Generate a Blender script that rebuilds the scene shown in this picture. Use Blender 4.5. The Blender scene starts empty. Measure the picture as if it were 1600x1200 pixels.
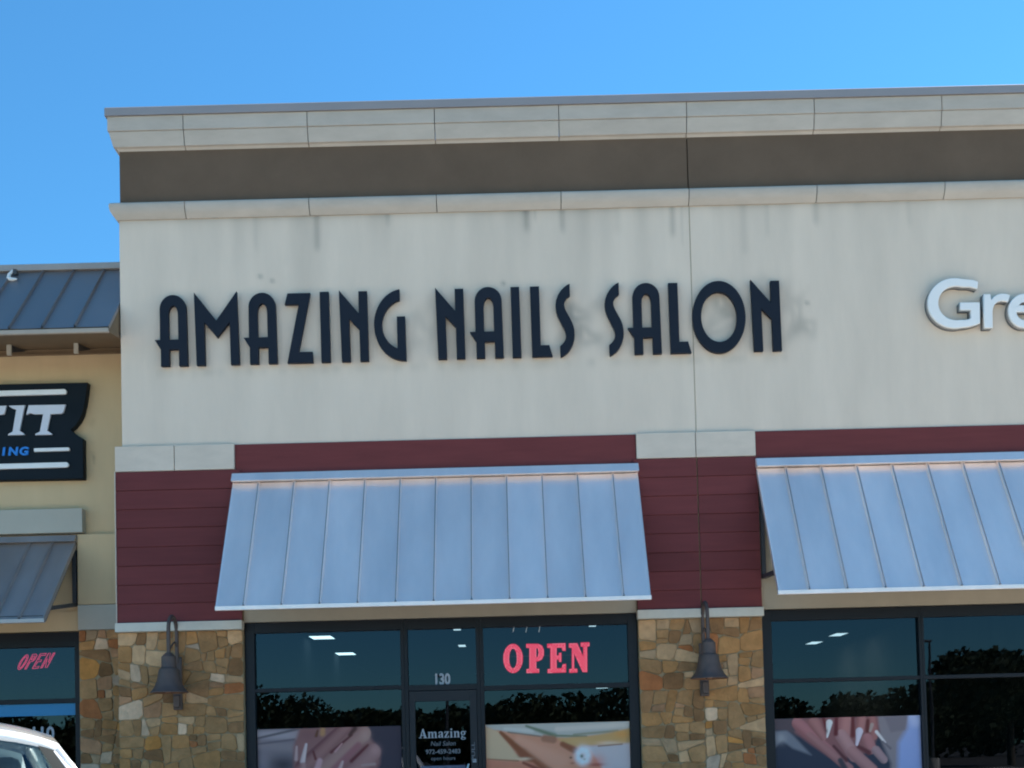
import bpy, bmesh, math, random
import numpy as np
from mathutils import Vector, Matrix

random.seed(7)
RNG = np.random.default_rng(11)
R = math.radians
S = bpy.context.scene
COL = S.collection

# ------------------------------------------------------------------ camera
cam_d = bpy.data.cameras.new('camera')
cam = bpy.data.objects.new('camera', cam_d)
COL.objects.link(cam)
PITCH, ROLL = R(2.0), 0.0255
f = Vector((0, math.cos(PITCH), math.sin(PITCH)))
u0 = Vector((0, -math.sin(PITCH), math.cos(PITCH)))
r0 = Vector((1, 0, 0))
u = u0 * math.cos(ROLL) + r0 * math.sin(ROLL)
r = r0 * math.cos(ROLL) - u0 * math.sin(ROLL)
M = Matrix.Identity(4)
for i in range(3):
    M[i][0], M[i][1], M[i][2] = r[i], u[i], -f[i]
M.translation = Vector((0, -14.0, 1.4))
cam.matrix_world = M
cam_d.sensor_width = 36.0
cam_d.lens = 36.0 * 1750 / 1600
cam_d.shift_y = (1113 - 600) / 1600
cam_d.clip_start, cam_d.clip_end = 0.1, 2000
S.camera = cam

# ------------------------------------------------------------------ light
SUN_EL, SUN_AZ = R(46), R(58)          # behind the building, to the right
W = bpy.data.worlds.new("World"); S.world = W; W.use_nodes = True
nt = W.node_tree; nt.nodes.clear()
sky = nt.nodes.new('ShaderNodeTexSky'); sky.sky_type = 'NISHITA'; sky.sun_disc = False
sky.sun_elevation, sky.sun_rotation = SUN_EL, SUN_AZ
sky.air_density, sky.dust_density, sky.ozone_density = 1.0, 0.0, 1.5
bg = nt.nodes.new('ShaderNodeBackground'); bg.inputs['Strength'].default_value = 0.088
out = nt.nodes.new('ShaderNodeOutputWorld')
tint = nt.nodes.new('ShaderNodeVectorMath'); tint.operation = 'MULTIPLY'; tint.inputs[1].default_value = (0.37, 0.85, 1.06)
nt.links.new(sky.outputs[0], tint.inputs[0]); nt.links.new(tint.outputs[0], bg.inputs['Color']); nt.links.new(bg.outputs[0], out.inputs['Surface'])
sd = bpy.data.lights.new('sun', 'SUN'); sd.energy = 5.0; sd.angle = R(0.5); sd.color = (1.0, 0.95, 0.88)
sun = bpy.data.objects.new('sun', sd); COL.objects.link(sun)
sv = Vector((math.sin(SUN_AZ) * math.cos(SUN_EL), math.cos(SUN_AZ) * math.cos(SUN_EL), math.sin(SUN_EL)))
sun.rotation_euler = sv.to_track_quat('Z', 'Y').to_euler()
sun.location = (30, 30, 40)
S.view_settings.view_transform = 'Standard'
S.view_settings.look = 'None'
S.view_settings.exposure = 1.28
S.view_settings.gamma = 1.0
S.view_settings.use_curve_mapping = False
S.render.engine = 'CYCLES'
S.cycles.max_bounces = 8
S.cycles.transparent_max_bounces = 12
S.cycles.use_denoising = True
S.cycles.filter_width = 2.0            # the photograph is a little soft

# ------------------------------------------------------------------ materials
def node(nt, t, **kw):
    n = nt.nodes.new(t)
    for k, v in kw.items():
        setattr(n, k, v)
    return n

def mat(name, col, rough=0.7, metal=0.0, var=0.0, vscale=3.0, vstretch=(1, 1, 1), bump=0.0, bscale=60.0,
        spec=0.5, emit=None, estr=0.0, stain=None, stain_col=(0.2, 0.19, 0.17), objrand=0.0, coat=0.0, rvar=0.0):
    m = bpy.data.materials.new(name); m.use_nodes = True
    nt = m.node_tree; b = nt.nodes['Principled BSDF']
    b.inputs['Roughness'].default_value = rough
    b.inputs['Metallic'].default_value = metal
    b.inputs['Specular IOR Level'].default_value = spec
    b.inputs['Coat Weight'].default_value = coat
    b.inputs['Base Color'].default_value = (*col, 1)
    L = nt.links.new
    cur = None
    tc = node(nt, 'ShaderNodeTexCoord')
    mp = node(nt, 'ShaderNodeMapping'); mp.inputs['Scale'].default_value = vstretch
    L(tc.outputs['Object'], mp.inputs['Vector'])
    if var > 0:
        n1 = node(nt, 'ShaderNodeTexNoise'); n1.inputs['Scale'].default_value = vscale
        n1.inputs['Detail'].default_value = 6; n1.inputs['Roughness'].default_value = 0.62
        L(mp.outputs[0], n1.inputs['Vector'])
        mr = node(nt, 'ShaderNodeMapRange'); mr.inputs['From Min'].default_value = 0.25; mr.inputs['From Max'].default_value = 0.75
        mr.inputs['To Min'].default_value = 1 - var; mr.inputs['To Max'].default_value = 1 + var
        L(n1.outputs['Fac'], mr.inputs['Value'])
        mx = node(nt, 'ShaderNodeVectorMath', operation='SCALE'); mx.inputs[0].default_value = col
        L(mr.outputs[0], mx.inputs['Scale']); cur = mx.outputs[0]
        if rvar > 0:
            mr2 = node(nt, 'ShaderNodeMapRange'); mr2.inputs['From Min'].default_value = 0.3; mr2.inputs['From Max'].default_value = 0.7
            mr2.inputs['To Min'].default_value = rough - rvar; mr2.inputs['To Max'].default_value = rough + rvar
            L(n1.outputs['Fac'], mr2.inputs['Value']); L(mr2.outputs[0], b.inputs['Roughness'])
    if objrand > 0:
        oi = node(nt, 'ShaderNodeObjectInfo')
        mr = node(nt, 'ShaderNodeMapRange'); mr.inputs['To Min'].default_value = 1 - objrand; mr.inputs['To Max'].default_value = 1 + objrand
        L(oi.outputs['Random'], mr.inputs['Value'])
        mx = node(nt, 'ShaderNodeVectorMath', operation='SCALE'); mx.inputs[0].default_value = col
        if cur is not None: L(cur, mx.inputs[0])
        L(mr.outputs[0], mx.inputs['Scale']); cur = mx.outputs[0]
    if stain:
        at = node(nt, 'ShaderNodeAttribute', attribute_name=stain)
        mix = node(nt, 'ShaderNodeMix', data_type='RGBA'); mix.inputs[6].default_value = (*col, 1)
        if cur is not None: L(cur, mix.inputs[6])
        mix.inputs[7].default_value = (*stain_col, 1)
        L(at.outputs['Fac'], mix.inputs[0]); cur = mix.outputs[2]
    if cur is not None: L(cur, b.inputs['Base Color'])
    if bump > 0:
        n2 = node(nt, 'ShaderNodeTexNoise'); n2.inputs['Scale'].default_value = bscale; n2.inputs['Detail'].default_value = 5
        L(tc.outputs['Object'], n2.inputs['Vector'])
        bp = node(nt, 'ShaderNodeBump'); bp.inputs['Strength'].default_value = bump; bp.inputs['Distance'].default_value = 0.01
        L(n2.outputs['Fac'], bp.inputs['Height']); L(bp.outputs[0], b.inputs['Normal'])
    if emit:
        b.inputs['Emission Color'].default_value = (*emit, 1); b.inputs['Emission Strength'].default_value = estr
    return m

def glass_mat(name, tint, ior=1.75, gl=(0.85, 0.95, 1.0), rough=0.0):
    m = bpy.data.materials.new(name); m.use_nodes = True
    nt = m.node_tree; nt.nodes.clear(); L = nt.links.new
    o = node(nt, 'ShaderNodeOutputMaterial'); t = node(nt, 'ShaderNodeBsdfTransparent'); t.inputs[0].default_value = (*tint, 1)
    g = node(nt, 'ShaderNodeBsdfGlossy'); g.inputs['Color'].default_value = (*gl, 1); g.inputs['Roughness'].default_value = rough
    fr = node(nt, 'ShaderNodeFresnel'); fr.inputs['IOR'].default_value = ior
    # the faint waviness of real float glass
    tc = node(nt, 'ShaderNodeTexCoord'); n = node(nt, 'ShaderNodeTexNoise'); n.inputs['Scale'].default_value = 1.6; n.inputs['Detail'].default_value = 1
    L(tc.outputs['Object'], n.inputs['Vector'])
    bp = node(nt, 'ShaderNodeBump'); bp.inputs['Strength'].default_value = 0.04; bp.inputs['Distance'].default_value = 0.01
    L(n.outputs['Fac'], bp.inputs['Height']); L(bp.outputs[0], g.inputs['Normal'])
    mx = node(nt, 'ShaderNodeMixShader'); L(fr.outputs[0], mx.inputs[0]); L(t.outputs[0], mx.inputs[1]); L(g.outputs[0], mx.inputs[2])
    L(mx.outputs[0], o.inputs[0])
    return m

def print_mat(name, gain=1.0):
    m = bpy.data.materials.new(name); m.use_nodes = True
    nt = m.node_tree; b = nt.nodes['Principled BSDF']; b.inputs['Roughness'].default_value = 0.6; b.inputs['Specular IOR Level'].default_value = 0.1
    at = node(nt, 'ShaderNodeAttribute', attribute_name='ink'); nt.links.new(at.outputs['Color'], b.inputs['Base Color'])
    return m

def s2l(c):
    return tuple(((v / 255 / 12.92) if v / 255 <= 0.04045 else ((v / 255 + 0.055) / 1.055) ** 2.4) for v in c)

MT = dict(
    stucco=mat('cream_stucco', (0.70, 0.575, 0.465), 0.9, var=0.085, vscale=1.1, vstretch=(1.6, 1, 0.35), bump=0.35, bscale=90, stain='stain', stain_col=(0.22, 0.20, 0.17), spec=0.2),
    trim=mat('cream_trim_foam', (0.64, 0.535, 0.44), 0.85, var=0.10, vscale=2.2, vstretch=(1, 1, 2.5), bump=0.2, bscale=70, objrand=0.03, spec=0.2),
    cornice=mat('cornice_foam', (0.47, 0.405, 0.345), 0.85, var=0.10, vscale=2.2, vstretch=(1, 1, 2.5), bump=0.2, bscale=70, objrand=0.03, spec=0.2),
    cap_metal=mat('grey_coping_metal', (0.31, 0.275, 0.27), 0.5, metal=0.2, var=0.06, vscale=1.2, vstretch=(1, 1, 4)),
    dark_band=mat('brown_band_stucco', (0.135, 0.092, 0.064), 0.92, var=0.13, vscale=1.4, bump=0.3, bscale=90, spec=0.15),
    red_board=mat('oxblood_fibre_cement', (0.152, 0.034, 0.034), 0.7, var=0.14, vscale=3.0, vstretch=(0.5, 1, 5), bump=0.12, bscale=120, objrand=0.10, spec=0.25),
    lintel=mat('taupe_lintel_stucco', (0.40, 0.34, 0.255), 0.9, var=0.08, vscale=2, bump=0.25, bscale=90, spec=0.2),
    sill=mat('pale_cast_sill', (0.60, 0.55, 0.46), 0.8, var=0.10, vscale=5, bump=0.15, bscale=80),
    tan=mat('tan_stucco', (0.60, 0.435, 0.255), 0.9, var=0.07, vscale=1.5, vstretch=(1.6, 1, 0.4), bump=0.3, bscale=90, stain='stain', stain_col=(0.16, 0.13, 0.10), spec=0.2),
    tan2=mat('grey_beige_trim', (0.43, 0.40, 0.335), 0.9, var=0.06, vscale=2, bump=0.2, bscale=90, spec=0.2),
    soffit=mat('soffit_brown', (0.19, 0.125, 0.07), 0.85, var=0.08, vscale=3),
    metal=mat('galvalume_panel', (0.90, 0.785, 0.735), 0.45, metal=0.65, bump=0.08, bscale=2.2, var=0.09, vscale=0.9, vstretch=(2.5, 1, 0.6), objrand=0.045, rvar=0.06),
    roofmetal=mat('grey_roof_panel', (0.29, 0.25, 0.24), 0.45, metal=0.5, var=0.10, vscale=1.5, vstretch=(1, 1, 1), objrand=0.05, rvar=0.08),  # roof panels in a darker grey than the galvalume ones
    awnmetal=mat('grey_awning_panel', (0.42, 0.375, 0.355), 0.45, metal=0.6, var=0.08, vscale=1.5, vstretch=(2, 1, 0.6), objrand=0.04, rvar=0.08),  # left awning in a grey between roof and galvalume panels
    steel=mat('dark_steel_tube', (0.07, 0.07, 0.075), 0.5, metal=0.4, var=0.1),
    bronze=mat('dark_bronze_aluminium', (0.006, 0.008, 0.012), 0.45, var=0.08, vscale=4, spec=0.3),
    bronze2=mat('door_aluminium', (0.014, 0.016, 0.021), 0.45, var=0.08, vscale=4, spec=0.3),
    navy=mat('navy_acrylic', (0.012, 0.0155, 0.025), 0.6, var=0.12, vscale=2, spec=0.2),
    navy_side=mat('navy_return', (0.012, 0.016, 0.03), 0.5),
    white=mat('white_acrylic', (0.80, 0.78, 0.76), 0.4, var=0.03, spec=0.3),
    whitegrey=mat('white_face_acrylic', (0.62, 0.62, 0.67), 0.4, var=0.03),
    board=mat('sign_board_navy', (0.005, 0.009, 0.014), 0.6, var=0.15, spec=0.2),
    blue=mat('sky_blue_vinyl', (0.02, 0.20, 0.62), 0.45),
    stripe=mat('blue_film', (0.004, 0.20, 0.42), 0.4),
    grey_return=mat('sign_return_grey', (0.12, 0.13, 0.14), 0.5),
    lamp=mat('aged_bronze_lamp', (0.105, 0.072, 0.062), 0.6, metal=0.2, var=0.25, vscale=9, rvar=0.1),
    lamp_in=mat('lamp_inside_copper', (0.26, 0.13, 0.07), 0.5, metal=0.3),
    mortar=mat('mortar', (0.34, 0.255, 0.155), 0.95, var=0.15, vscale=8, bump=0.4, bscale=60, spec=0.1),
    glass=glass_mat('tinted_storefront_glass', (0.20, 0.27, 0.29), ior=1.5, gl=(0.78, 0.84, 1.0)),
    carglass=glass_mat('car_glass', (0.30, 0.36, 0.36), ior=1.6),
    interior=mat('interior_paint', (0.04, 0.045, 0.05), 0.95, var=0.1, spec=0.0),
    interior_dark=mat('interior_ceiling', (0.03, 0.035, 0.04), 0.95, var=0.1, spec=0.0),
    led=mat('red_led_panel', (0.35, 0.02, 0.06), 0.5, emit=(1.0, 0.022, 0.065), estr=1.3),
    leddot=mat('red_led_dot', (0.9, 0.3, 0.35), 0.5, emit=(1.0, 0.30, 0.36), estr=1.5),
    neon=mat('pink_neon_tube', (0.5, 0.1, 0.15), 0.4, emit=(1.0, 0.05, 0.14), estr=1.3),
    lightpanel=mat('ceiling_light_lens', (0.8, 0.8, 0.8), 0.5, emit=(0.80, 0.95, 1.0), estr=2.6),
    lightpanel_dim=mat('small_light_lens', (0.8, 0.8, 0.8), 0.5, emit=(0.85, 0.95, 1.0), estr=1.3),
    carpaint=mat('white_car_paint', (0.80, 0.80, 0.79), 0.25, var=0.02, coat=1.0),
    rubber=mat('black_rubber', (0.02, 0.02, 0.02), 0.7, var=0.2, vscale=10),
    frit=mat('grey_window_trim', (0.03, 0.032, 0.031), 0.85, var=0.1, spec=0.08),
    rim=mat('alloy_rim', (0.5, 0.5, 0.52), 0.35, metal=0.9),
    tail=mat('red_tail_lens', (0.45, 0.01, 0.01), 0.2, coat=1.0),
    head=mat('clear_head_lens', (0.7, 0.7, 0.72), 0.15, coat=1.0),
    seat=mat('grey_seat_fabric', (0.24, 0.27, 0.27), 0.85, var=0.1, vscale=20),
    lot=mat('bounce_concrete_lot', (0.46, 0.43, 0.38), 0.92, var=0.15, vscale=0.8, bump=0.3, bscale=100, spec=0.2),  # pale concrete picked over asphalt for its light bounce
    asphalt=mat('asphalt', (0.075, 0.072, 0.068), 0.92, var=0.25, vscale=1.2, bump=0.5, bscale=120, spec=0.2),
    concrete=mat('concrete_pavement', (0.36, 0.34, 0.30), 0.9, var=0.12, vscale=1.5, bump=0.2, bscale=80, spec=0.2),
    kerb=mat('kerb_concrete', (0.33, 0.31, 0.28), 0.9, var=0.15, vscale=4),
    paint=mat('road_paint', (0.7, 0.7, 0.66), 0.7, var=0.15, vscale=9),
    leaf=mat('leaf_green', (0.085, 0.105, 0.050), 0.7, var=0.45, vscale=0.7),
    bark=mat('bark', (0.09, 0.07, 0.05), 0.9, var=0.3, vscale=8),
    ink=print_mat('poster_ink'),
    vinyl=mat('white_vinyl_lettering', (0.36, 0.37, 0.40), 0.5),
    vinyl_dim=mat('worn_vinyl_lettering', (0.16, 0.17, 0.19), 0.5),
    vinyl_blue=mat('hours_notice', (0.07, 0.09, 0.16), 0.5, var=0.3, vscale=20),
)
STONE = []
for nm, c in dict(tan=(.185, .128, .066), ochre=(.20, .122, .052), cream=(.29, .228, .142), brown=(.125, .080, .043), rust=(.185, .070, .028),
                  grey=(.20, .172, .118), pale=(.36, .32, .245), pink=(.195, .128, .080), blue=(.23, .23, .20), umber=(.085, .052, .028), gold=(.26, .135, .036)).items():
    c = (c[0] * 1.58 + .115, c[1] * 1.2 + .062, c[2] * 1.05 + .026)
    STONE.append(mat(nm + '_limestone', c, 0.92, var=0.26, vscale=7, bump=0.9, bscale=26, objrand=0.18, spec=0.1))
STONE_W = [34, 15, 11, 15, 4, 5, 4, 10, 1, 3, 2]

# ------------------------------------------------------------------ mesh helpers
class MB:
    def __init__(self): self.v = []; self.f = []
    def add(self, vs, fs):
        o = len(self.v); self.v += [tuple(p) for p in vs]; self.f += [tuple(i + o for i in q) for q in fs]; return self
    def box(self, x0, x1, y0, y1, z0, z1):
        return self.add([(x0, y0, z0), (x1, y0, z0), (x1, y1, z0), (x0, y1, z0), (x0, y0, z1), (x1, y0, z1), (x1, y1, z1), (x0, y1, z1)],
                        [(0, 3, 2, 1), (4, 5, 6, 7), (0, 1, 5, 4), (1, 2, 6, 5), (2, 3, 7, 6), (3, 0, 4, 7)])
    def hexa(self, p):   # 8 points, ordered like box
        return self.add(p, [(0, 3, 2, 1), (4, 5, 6, 7), (0, 1, 5, 4), (1, 2, 6, 5), (2, 3, 7, 6), (3, 0, 4, 7)])
    def bar(self, a, b, w, h=None):
        a, b = Vector(a), Vector(b); h = h or w; d = (b - a).normalized()
        s = d.cross(Vector((0, 0, 1)));  s = Vector((1, 0, 0)) if s.length < 1e-3 else s.normalized()
        t = s.cross(d); s *= w / 2; t *= h / 2
        return self.hexa([a - s - t, a + s - t, a + s + t, a - s + t, b - s - t, b + s - t, b + s + t, b - s + t])
    def tube(self, pts, rad, n=10, cap=True):
        pts = [Vector(p) for p in pts]; rads = rad if isinstance(rad, (list, tuple)) else [rad] * len(pts)
        rings = []; ref = None
        for i, p in enumerate(pts):
            d = (pts[min(i + 1, len(pts) - 1)] - pts[max(i - 1, 0)]).normalized()
            if ref is None:
                ref = d.orthogonal().normalized()
            ref = (ref - d * ref.dot(d)).normalized(); s = d.cross(ref)
            rings.append([p + (ref * math.cos(2 * math.pi * k / n) + s * math.sin(2 * math.pi * k / n)) * rads[i] for k in range(n)])
        vs = [q for rg in rings for q in rg]; fs = []
        for i in range(len(pts) - 1):
            for k in range(n):
                a = i * n + k; b = i * n + (k + 1) % n; fs.append((a, b, b + n, a + n))
        if cap: fs += [tuple(range(n - 1, -1, -1)), tuple(range((len(pts) - 1) * n, len(pts) * n))]
        return self.add(vs, fs)
    def lathe(self, c, prof, n=28, axis='z'):
        vs = []; fs = []
        for rr, h in prof:
            for k in range(n):
                a = 2 * math.pi * k / n
                x, y = rr * math.cos(a), rr * math.sin(a)
                vs.append((c[0] + x, c[1] + y, c[2] + h) if axis == 'z' else (c[0] + h, c[1] + x, c[2] + y))
        for i in range(len(prof) - 1):
            for k in range(n):
                a = i * n + k; b = i * n + (k + 1) % n; fs.append((a, b, b + n, a + n))
        return self.add(vs, fs)
    def grid(self, P, flip=False):  # P[i][j] of points
        ni, nj = len(P), len(P[0]); vs = [q for row in P for q in row]; fs = []
        for i in range(ni - 1):
            for j in range(nj - 1):
                q = (i * nj + j, i * nj + j + 1, (i + 1) * nj + j + 1, (i + 1) * nj + j); fs.append(q[::-1] if flip else q)
        return self.add(vs, fs)

ORIG = {}
def link_mesh(name, me, m, parent=None, smooth=False, bevel=0.0, offset=True):
    if parent is not None and offset:
        o = ORIG[parent.name]; me.transform(Matrix.Translation(-o))
    if m is not None and len(me.materials) == 0: me.materials.append(m)
    if smooth:
        me.polygons.foreach_set('use_smooth', [True] * len(me.polygons))
    ob = bpy.data.objects.new(name, me); COL.objects.link(ob)
    if parent is not None:
        ob.parent = parent; ORIG[ob.name] = ORIG[parent.name]
    else:
        ORIG[ob.name] = Vector((0, 0, 0))
    if bevel > 0:
        b = ob.modifiers.new('edge', 'BEVEL'); b.width = bevel; b.segments = 2; b.limit_method = 'ANGLE'; b.angle_limit = R(40)
    return ob

def part(name, mb, m, parent=None, smooth=False, bevel=0.0, fix=False):
    me = bpy.data.meshes.new(name); me.from_pydata(mb.v, [], mb.f); me.update()
    if fix:
        bm = bmesh.new(); bm.from_mesh(me); bmesh.ops.recalc_face_normals(bm, faces=bm.faces); bm.to_mesh(me); bm.free()
    ob = link_mesh(name, me, m, parent, False, bevel)
    if smooth:
        me.polygons.foreach_set('use_smooth', [True] * len(me.polygons))
        me.set_sharp_from_angle(angle=R(42))
    return ob

def thing(name, label, cat, loc=(0, 0, 0), group=None):
    o = bpy.data.objects.new(name, None); COL.objects.link(o); o.location = loc; o.empty_display_size = 0.2
    o['label'] = label; o['category'] = cat
    if group: o['group'] = group
    ORIG[o.name] = Vector(loc)
    return o

def tag(o, label, cat, group=None):
    o['label'] = label; o['category'] = cat
    if group: o['group'] = group
    return o

def structure(name, mb, m, **k):
    o = part(name, mb, m, **k); o['kind'] = 'structure'; return o

def copy_tree(root, loc, label):
    c = root.copy(); COL.objects.link(c); c.location = loc; c['label'] = label; ORIG[c.name] = Vector(loc)
    for ch in root.children:
        d = ch.copy(); COL.objects.link(d); d.parent = c
        for g in ch.children:
            e = g.copy(); COL.objects.link(e); e.parent = d
    return c

def outline_mesh(name, loops, depth, bev=0.0, place=None):
    """filled 2-D loops (x, z) with holes, extruded by depth; faces -Y. place(x,z)->(X,Z)"""
    cu = bpy.data.curves.new(name, 'CURVE'); cu.dimensions = '2D'; cu.fill_mode = 'BOTH'
    cu.extrude = depth / 2; cu.bevel_depth = bev; cu.bevel_resolution = 1; cu.offset = -bev
    for lp in loops:
        sp = cu.splines.new('POLY'); sp.points.add(len(lp) - 1)
        for p, q in zip(sp.points, lp): p.co = (q[0], q[1], 0, 1)
        sp.use_cyclic_u = True
    ob = bpy.data.objects.new(name, cu); COL.objects.link(ob)
    dg = bpy.context.evaluated_depsgraph_get(); me = bpy.data.meshes.new_from_object(ob.evaluated_get(dg))
    bpy.data.objects.remove(ob); bpy.data.curves.remove(cu)
    me.transform(Matrix.Rotation(R(90), 4, 'X'))     # (x,y,0)->(x,0,y), +z normal -> -Y
    return me

def text_mesh(body, size, depth, shear=0.0, bold=0.0, align='CENTER', sx=1.0):
    cu = bpy.data.curves.new('txt', 'FONT'); cu.body = body; cu.size = size; cu.extrude = depth / 2; cu.shear = shear; cu.offset = bold
    cu.align_x = align; cu.resolution_u = 4
    ob = bpy.data.objects.new('txt', cu); COL.objects.link(ob)
    dg = bpy.context.evaluated_depsgraph_get(); me = bpy.data.meshes.new_from_object(ob.evaluated_get(dg))
    bpy.data.objects.remove(ob); bpy.data.curves.remove(cu)
    me.transform(Matrix.Diagonal((sx, 1, 1, 1))); me.transform(Matrix.Rotation(R(90), 4, 'X'))
    return me

def arc(cx, cy, rx, ry, a0, a1, n=24):
    return [(cx + rx * math.cos(R(a0 + (a1 - a0) * i / n)), cy + ry * math.sin(R(a0 + (a1 - a0) * i / n))) for i in range(n + 1)]

# ------------------------------------------------------------------ ground
structure('ground', MB().box(-400, 400, -400, 400, -0.6, -0.124), MT['asphalt'])
structure('parking_lot', MB().add([(-60, -45, -0.12), (60, -45, -0.12), (60, -2.62, -0.12), (-60, -2.62, -0.12)], [(0, 1, 2, 3)]), MT['lot'])  # unseen lot, made pale to bounce sunlight onto the facade
structure('kerb', MB().box(-40, 40, -2.6, -2.42, -0.118, 0.0), MT['kerb'], bevel=0.02)
for k in range(-8, 9):
    structure('sidewalk', MB().box(k * 2.4 - 1.195, k * 2.4 + 1.195, -2.415, 0.9 if k < -2 else 0.30, -0.118, 0.0), MT['concrete'], bevel=0.008)
for k in range(-6, 7):
    structure('parking_line', MB().add([(k * 2.75 - .3, -8.2, -.116), (k * 2.75 - .2, -8.2, -.116), (k * 2.75 - .2, -3.2, -.116), (k * 2.75 - .3, -3.2, -.116)], [(0, 1, 2, 3)]), MT['paint'])

# ------------------------------------------------------------------ main shop building
XL, XR = -4.83, 9.2
bld = thing('shop_building', 'tall cream stucco shop block with dark brown band, stepped cornice and stone piers', 'building')

def wall_panel(name, x0, x1, z0, z1, y, m, parent, thick, stainf, step=0.03):
    nx, nz = max(2, int((x1 - x0) / step)), max(2, int((z1 - z0) / step))
    xs, zs = np.linspace(x0, x1, nx + 1), np.linspace(z0, z1, nz + 1)
    XX, ZZ = np.meshgrid(xs, zs, indexing='ij')
    mb = MB(); mb.grid([[(xs[i], y, zs[j]) for j in range(nz + 1)] for i in range(nx + 1)], flip=True)
    n = len(mb.v)
    mb.add([(x0, y, z0), (x1, y, z0), (x1, y, z1), (x0, y, z1), (x0, y + thick, z0), (x1, y + thick, z0), (x1, y + thick, z1), (x0, y + thick, z1)],
           [(0, 4, 5, 1), (1, 5, 6, 2), (2, 6, 7, 3), (3, 7, 4, 0), (4, 7, 6, 5)])
    ob = part(name, mb, m, parent)
    st = np.zeros(len(mb.v), np.float32); st[:n] = np.clip(stainf(XX, ZZ), 0, 1).ravel()
    a = ob.data.attributes.new('stain', 'FLOAT', 'POINT'); a.data.foreach_set('value', st)
    return ob

_h = np.random.default_rng(5)
_ph = _h.uniform(0, 6.28, (40,)); _fr = _h.uniform(0.8, 16, (40,)); _am = 1 / (1 + _fr * 0.25)
def n1(x, k=0):
    s = np.zeros_like(x)
    for i in range(40): s += _am[i] * np.sin(_fr[i] * x + _ph[i] * (1 + k))
    return s / _am.sum() * 2.2
def sstep(a, b, x):
    t = np.clip((x - a) / (b - a), 0, 1); return t * t * (3 - 2 * t)
def cream_stain(X, Z):
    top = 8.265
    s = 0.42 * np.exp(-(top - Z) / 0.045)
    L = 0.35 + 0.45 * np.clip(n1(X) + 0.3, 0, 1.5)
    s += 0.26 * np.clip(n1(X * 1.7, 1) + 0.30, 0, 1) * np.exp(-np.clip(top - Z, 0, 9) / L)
    s += 0.15 * np.clip(n1(X * 0.8, 2), -.2, 1) * sstep(5.2, 7.6, Z) + .05 * np.clip(n1(X * .35 + Z * .15, 6), 0, 1)
    for x0, w, ln, a in ((-2.32, .045, .52, .40), (-1.42, .03, .22, .26), (.341, .045, .34, .42), (.45, .02, .2, .2), (.797, .035, .36, .34), (2.196, .04, .46, .40), (2.31, .02, .6, .16),
                         (4.018, .05, .35, .30), (-3.1, .03, .5, .12), (1.5, .05, .4, .12), (3.1, .05, .7, .16), (3.4, .03, .5, .14), (5.2, .04, .4, .14)):
        s += a * np.exp(-((X - x0) / w) ** 2) * sstep(top - ln, top - ln + .16, Z)
    # ghosts of an older sign: smudges with a shape of their own
    wob = 0.05 * np.sin(X * 9 + Z * 7) + 0.04 * np.sin(X * 17 - Z * 13)
    for cx, cz, rx, rz, a in ((-1.02, 6.75, .20, .28, .20), (.98, 6.95, .22, .12, .24), (1.06, 6.62, .20, .13, .22), (.86, 6.78, .10, .2, .14), (2.74, 6.98, .17, .13, .30), (2.80, 6.72, .17, .11, .22),
                              (3.70, 6.86, .13, .28, .26), (3.86, 6.66, .14, .14, .20), (3.4, 7.2, .25, .12, .10), (-.55, 6.6, .12, .3, .10)):
        d = np.sqrt(((X - cx + wob) / rx) ** 2 + ((Z - cz + wob * .7) / rz) ** 2)
        s += 1.25 * a * np.exp(-((d - 0.65) / 0.62) ** 2) * (1 + .5 * n1(X * 2.3 + Z * 1.7, 8))
    # patchy darker band below letters, and a couple of old bolt holes
    s += 0.20 * np.exp(-((Z - 6.29) / .06) ** 2) * np.clip(n1(X * 3, 3) + .4, 0, 1) * (X > -4.4) * (X < 3.6)
    for cx, cz in ((0.03, 7.33), (-3.05, 7.5), (-2.9, 7.44), (3.87, 6.98)):
        s += .55 * np.exp(-(((X - cx) / .03) ** 2 + ((Z - cz) / .03) ** 2))
    return s

JX = 2.412      # control joint
JG = 0.012
wall_panel('wall', XL, JX - JG / 2, 5.345, 8.268, 0.0, MT['stucco'], bld, 0.20, cream_stain)
wall_panel('wall', JX + JG / 2, XR, 5.345, 8.268, 0.0, MT['stucco'], bld, 0.20, cream_stain)
part('joint_backing', MB().box(JX - .05, JX + .05, 0.205, 0.24, 5.3, 9.2), MT['steel'], bld)
part('joint_sealant', MB().box(JX - .0055, JX + .0055, 0.006, 0.2, 5.36, 8.262), MT['lintel'], bld)
for a, b in ((XL, JX - JG / 2), (JX + JG / 2, XR)):
    part('dark_band', MB().box(a + (.008 if a == XL else 0), b, 0.012, 0.20, 8.43, 9.21), MT['dark_band'], bld, bevel=0.004)
# shell behind the front
part('side_wall', MB().box(XL + .004, XL + .2, 0.203, 25.3, 0, 9.5), MT['stucco'], bld)
part('side_wall', MB().box(XR - .2, XR - .004, 0.203, 25.3, 0, 9.5), MT['stucco'], bld)
part('rear_wall', MB().box(XL + .21, XR - .21, 25.0, 25.28, 0, 9.4), MT['stucco'], bld)
part('roof', MB().box(XL + .21, XR - .21, 0.25, 24.99, 8.9, 9.1), MT['concrete'], bld)
part('parapet_core', MB().box(XL + .21, XR - .21, 0.25, 0.5, 4.35, 8.89), MT['interior'], bld)
part('interior_ceiling', MB().box(XL + .21, XR - .21, 0.52, 24.98, 4.12, 4.25), MT['interior_dark'], bld)
part('interior_floor', MB().box(XL + .21, XR - .21, 0.32, 24.98, -0.1, 0.001), MT['interior'], bld)
part('interior_wall', MB().box(XL + .204, XL + .23, 0.32, 24.9, 0.004, 4.11), MT['interior'], bld)
part('interior_wall', MB().box(XL + .25, XR - .25, 24.9, 24.98, 0.004, 4.11), MT['interior'], bld)
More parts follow.
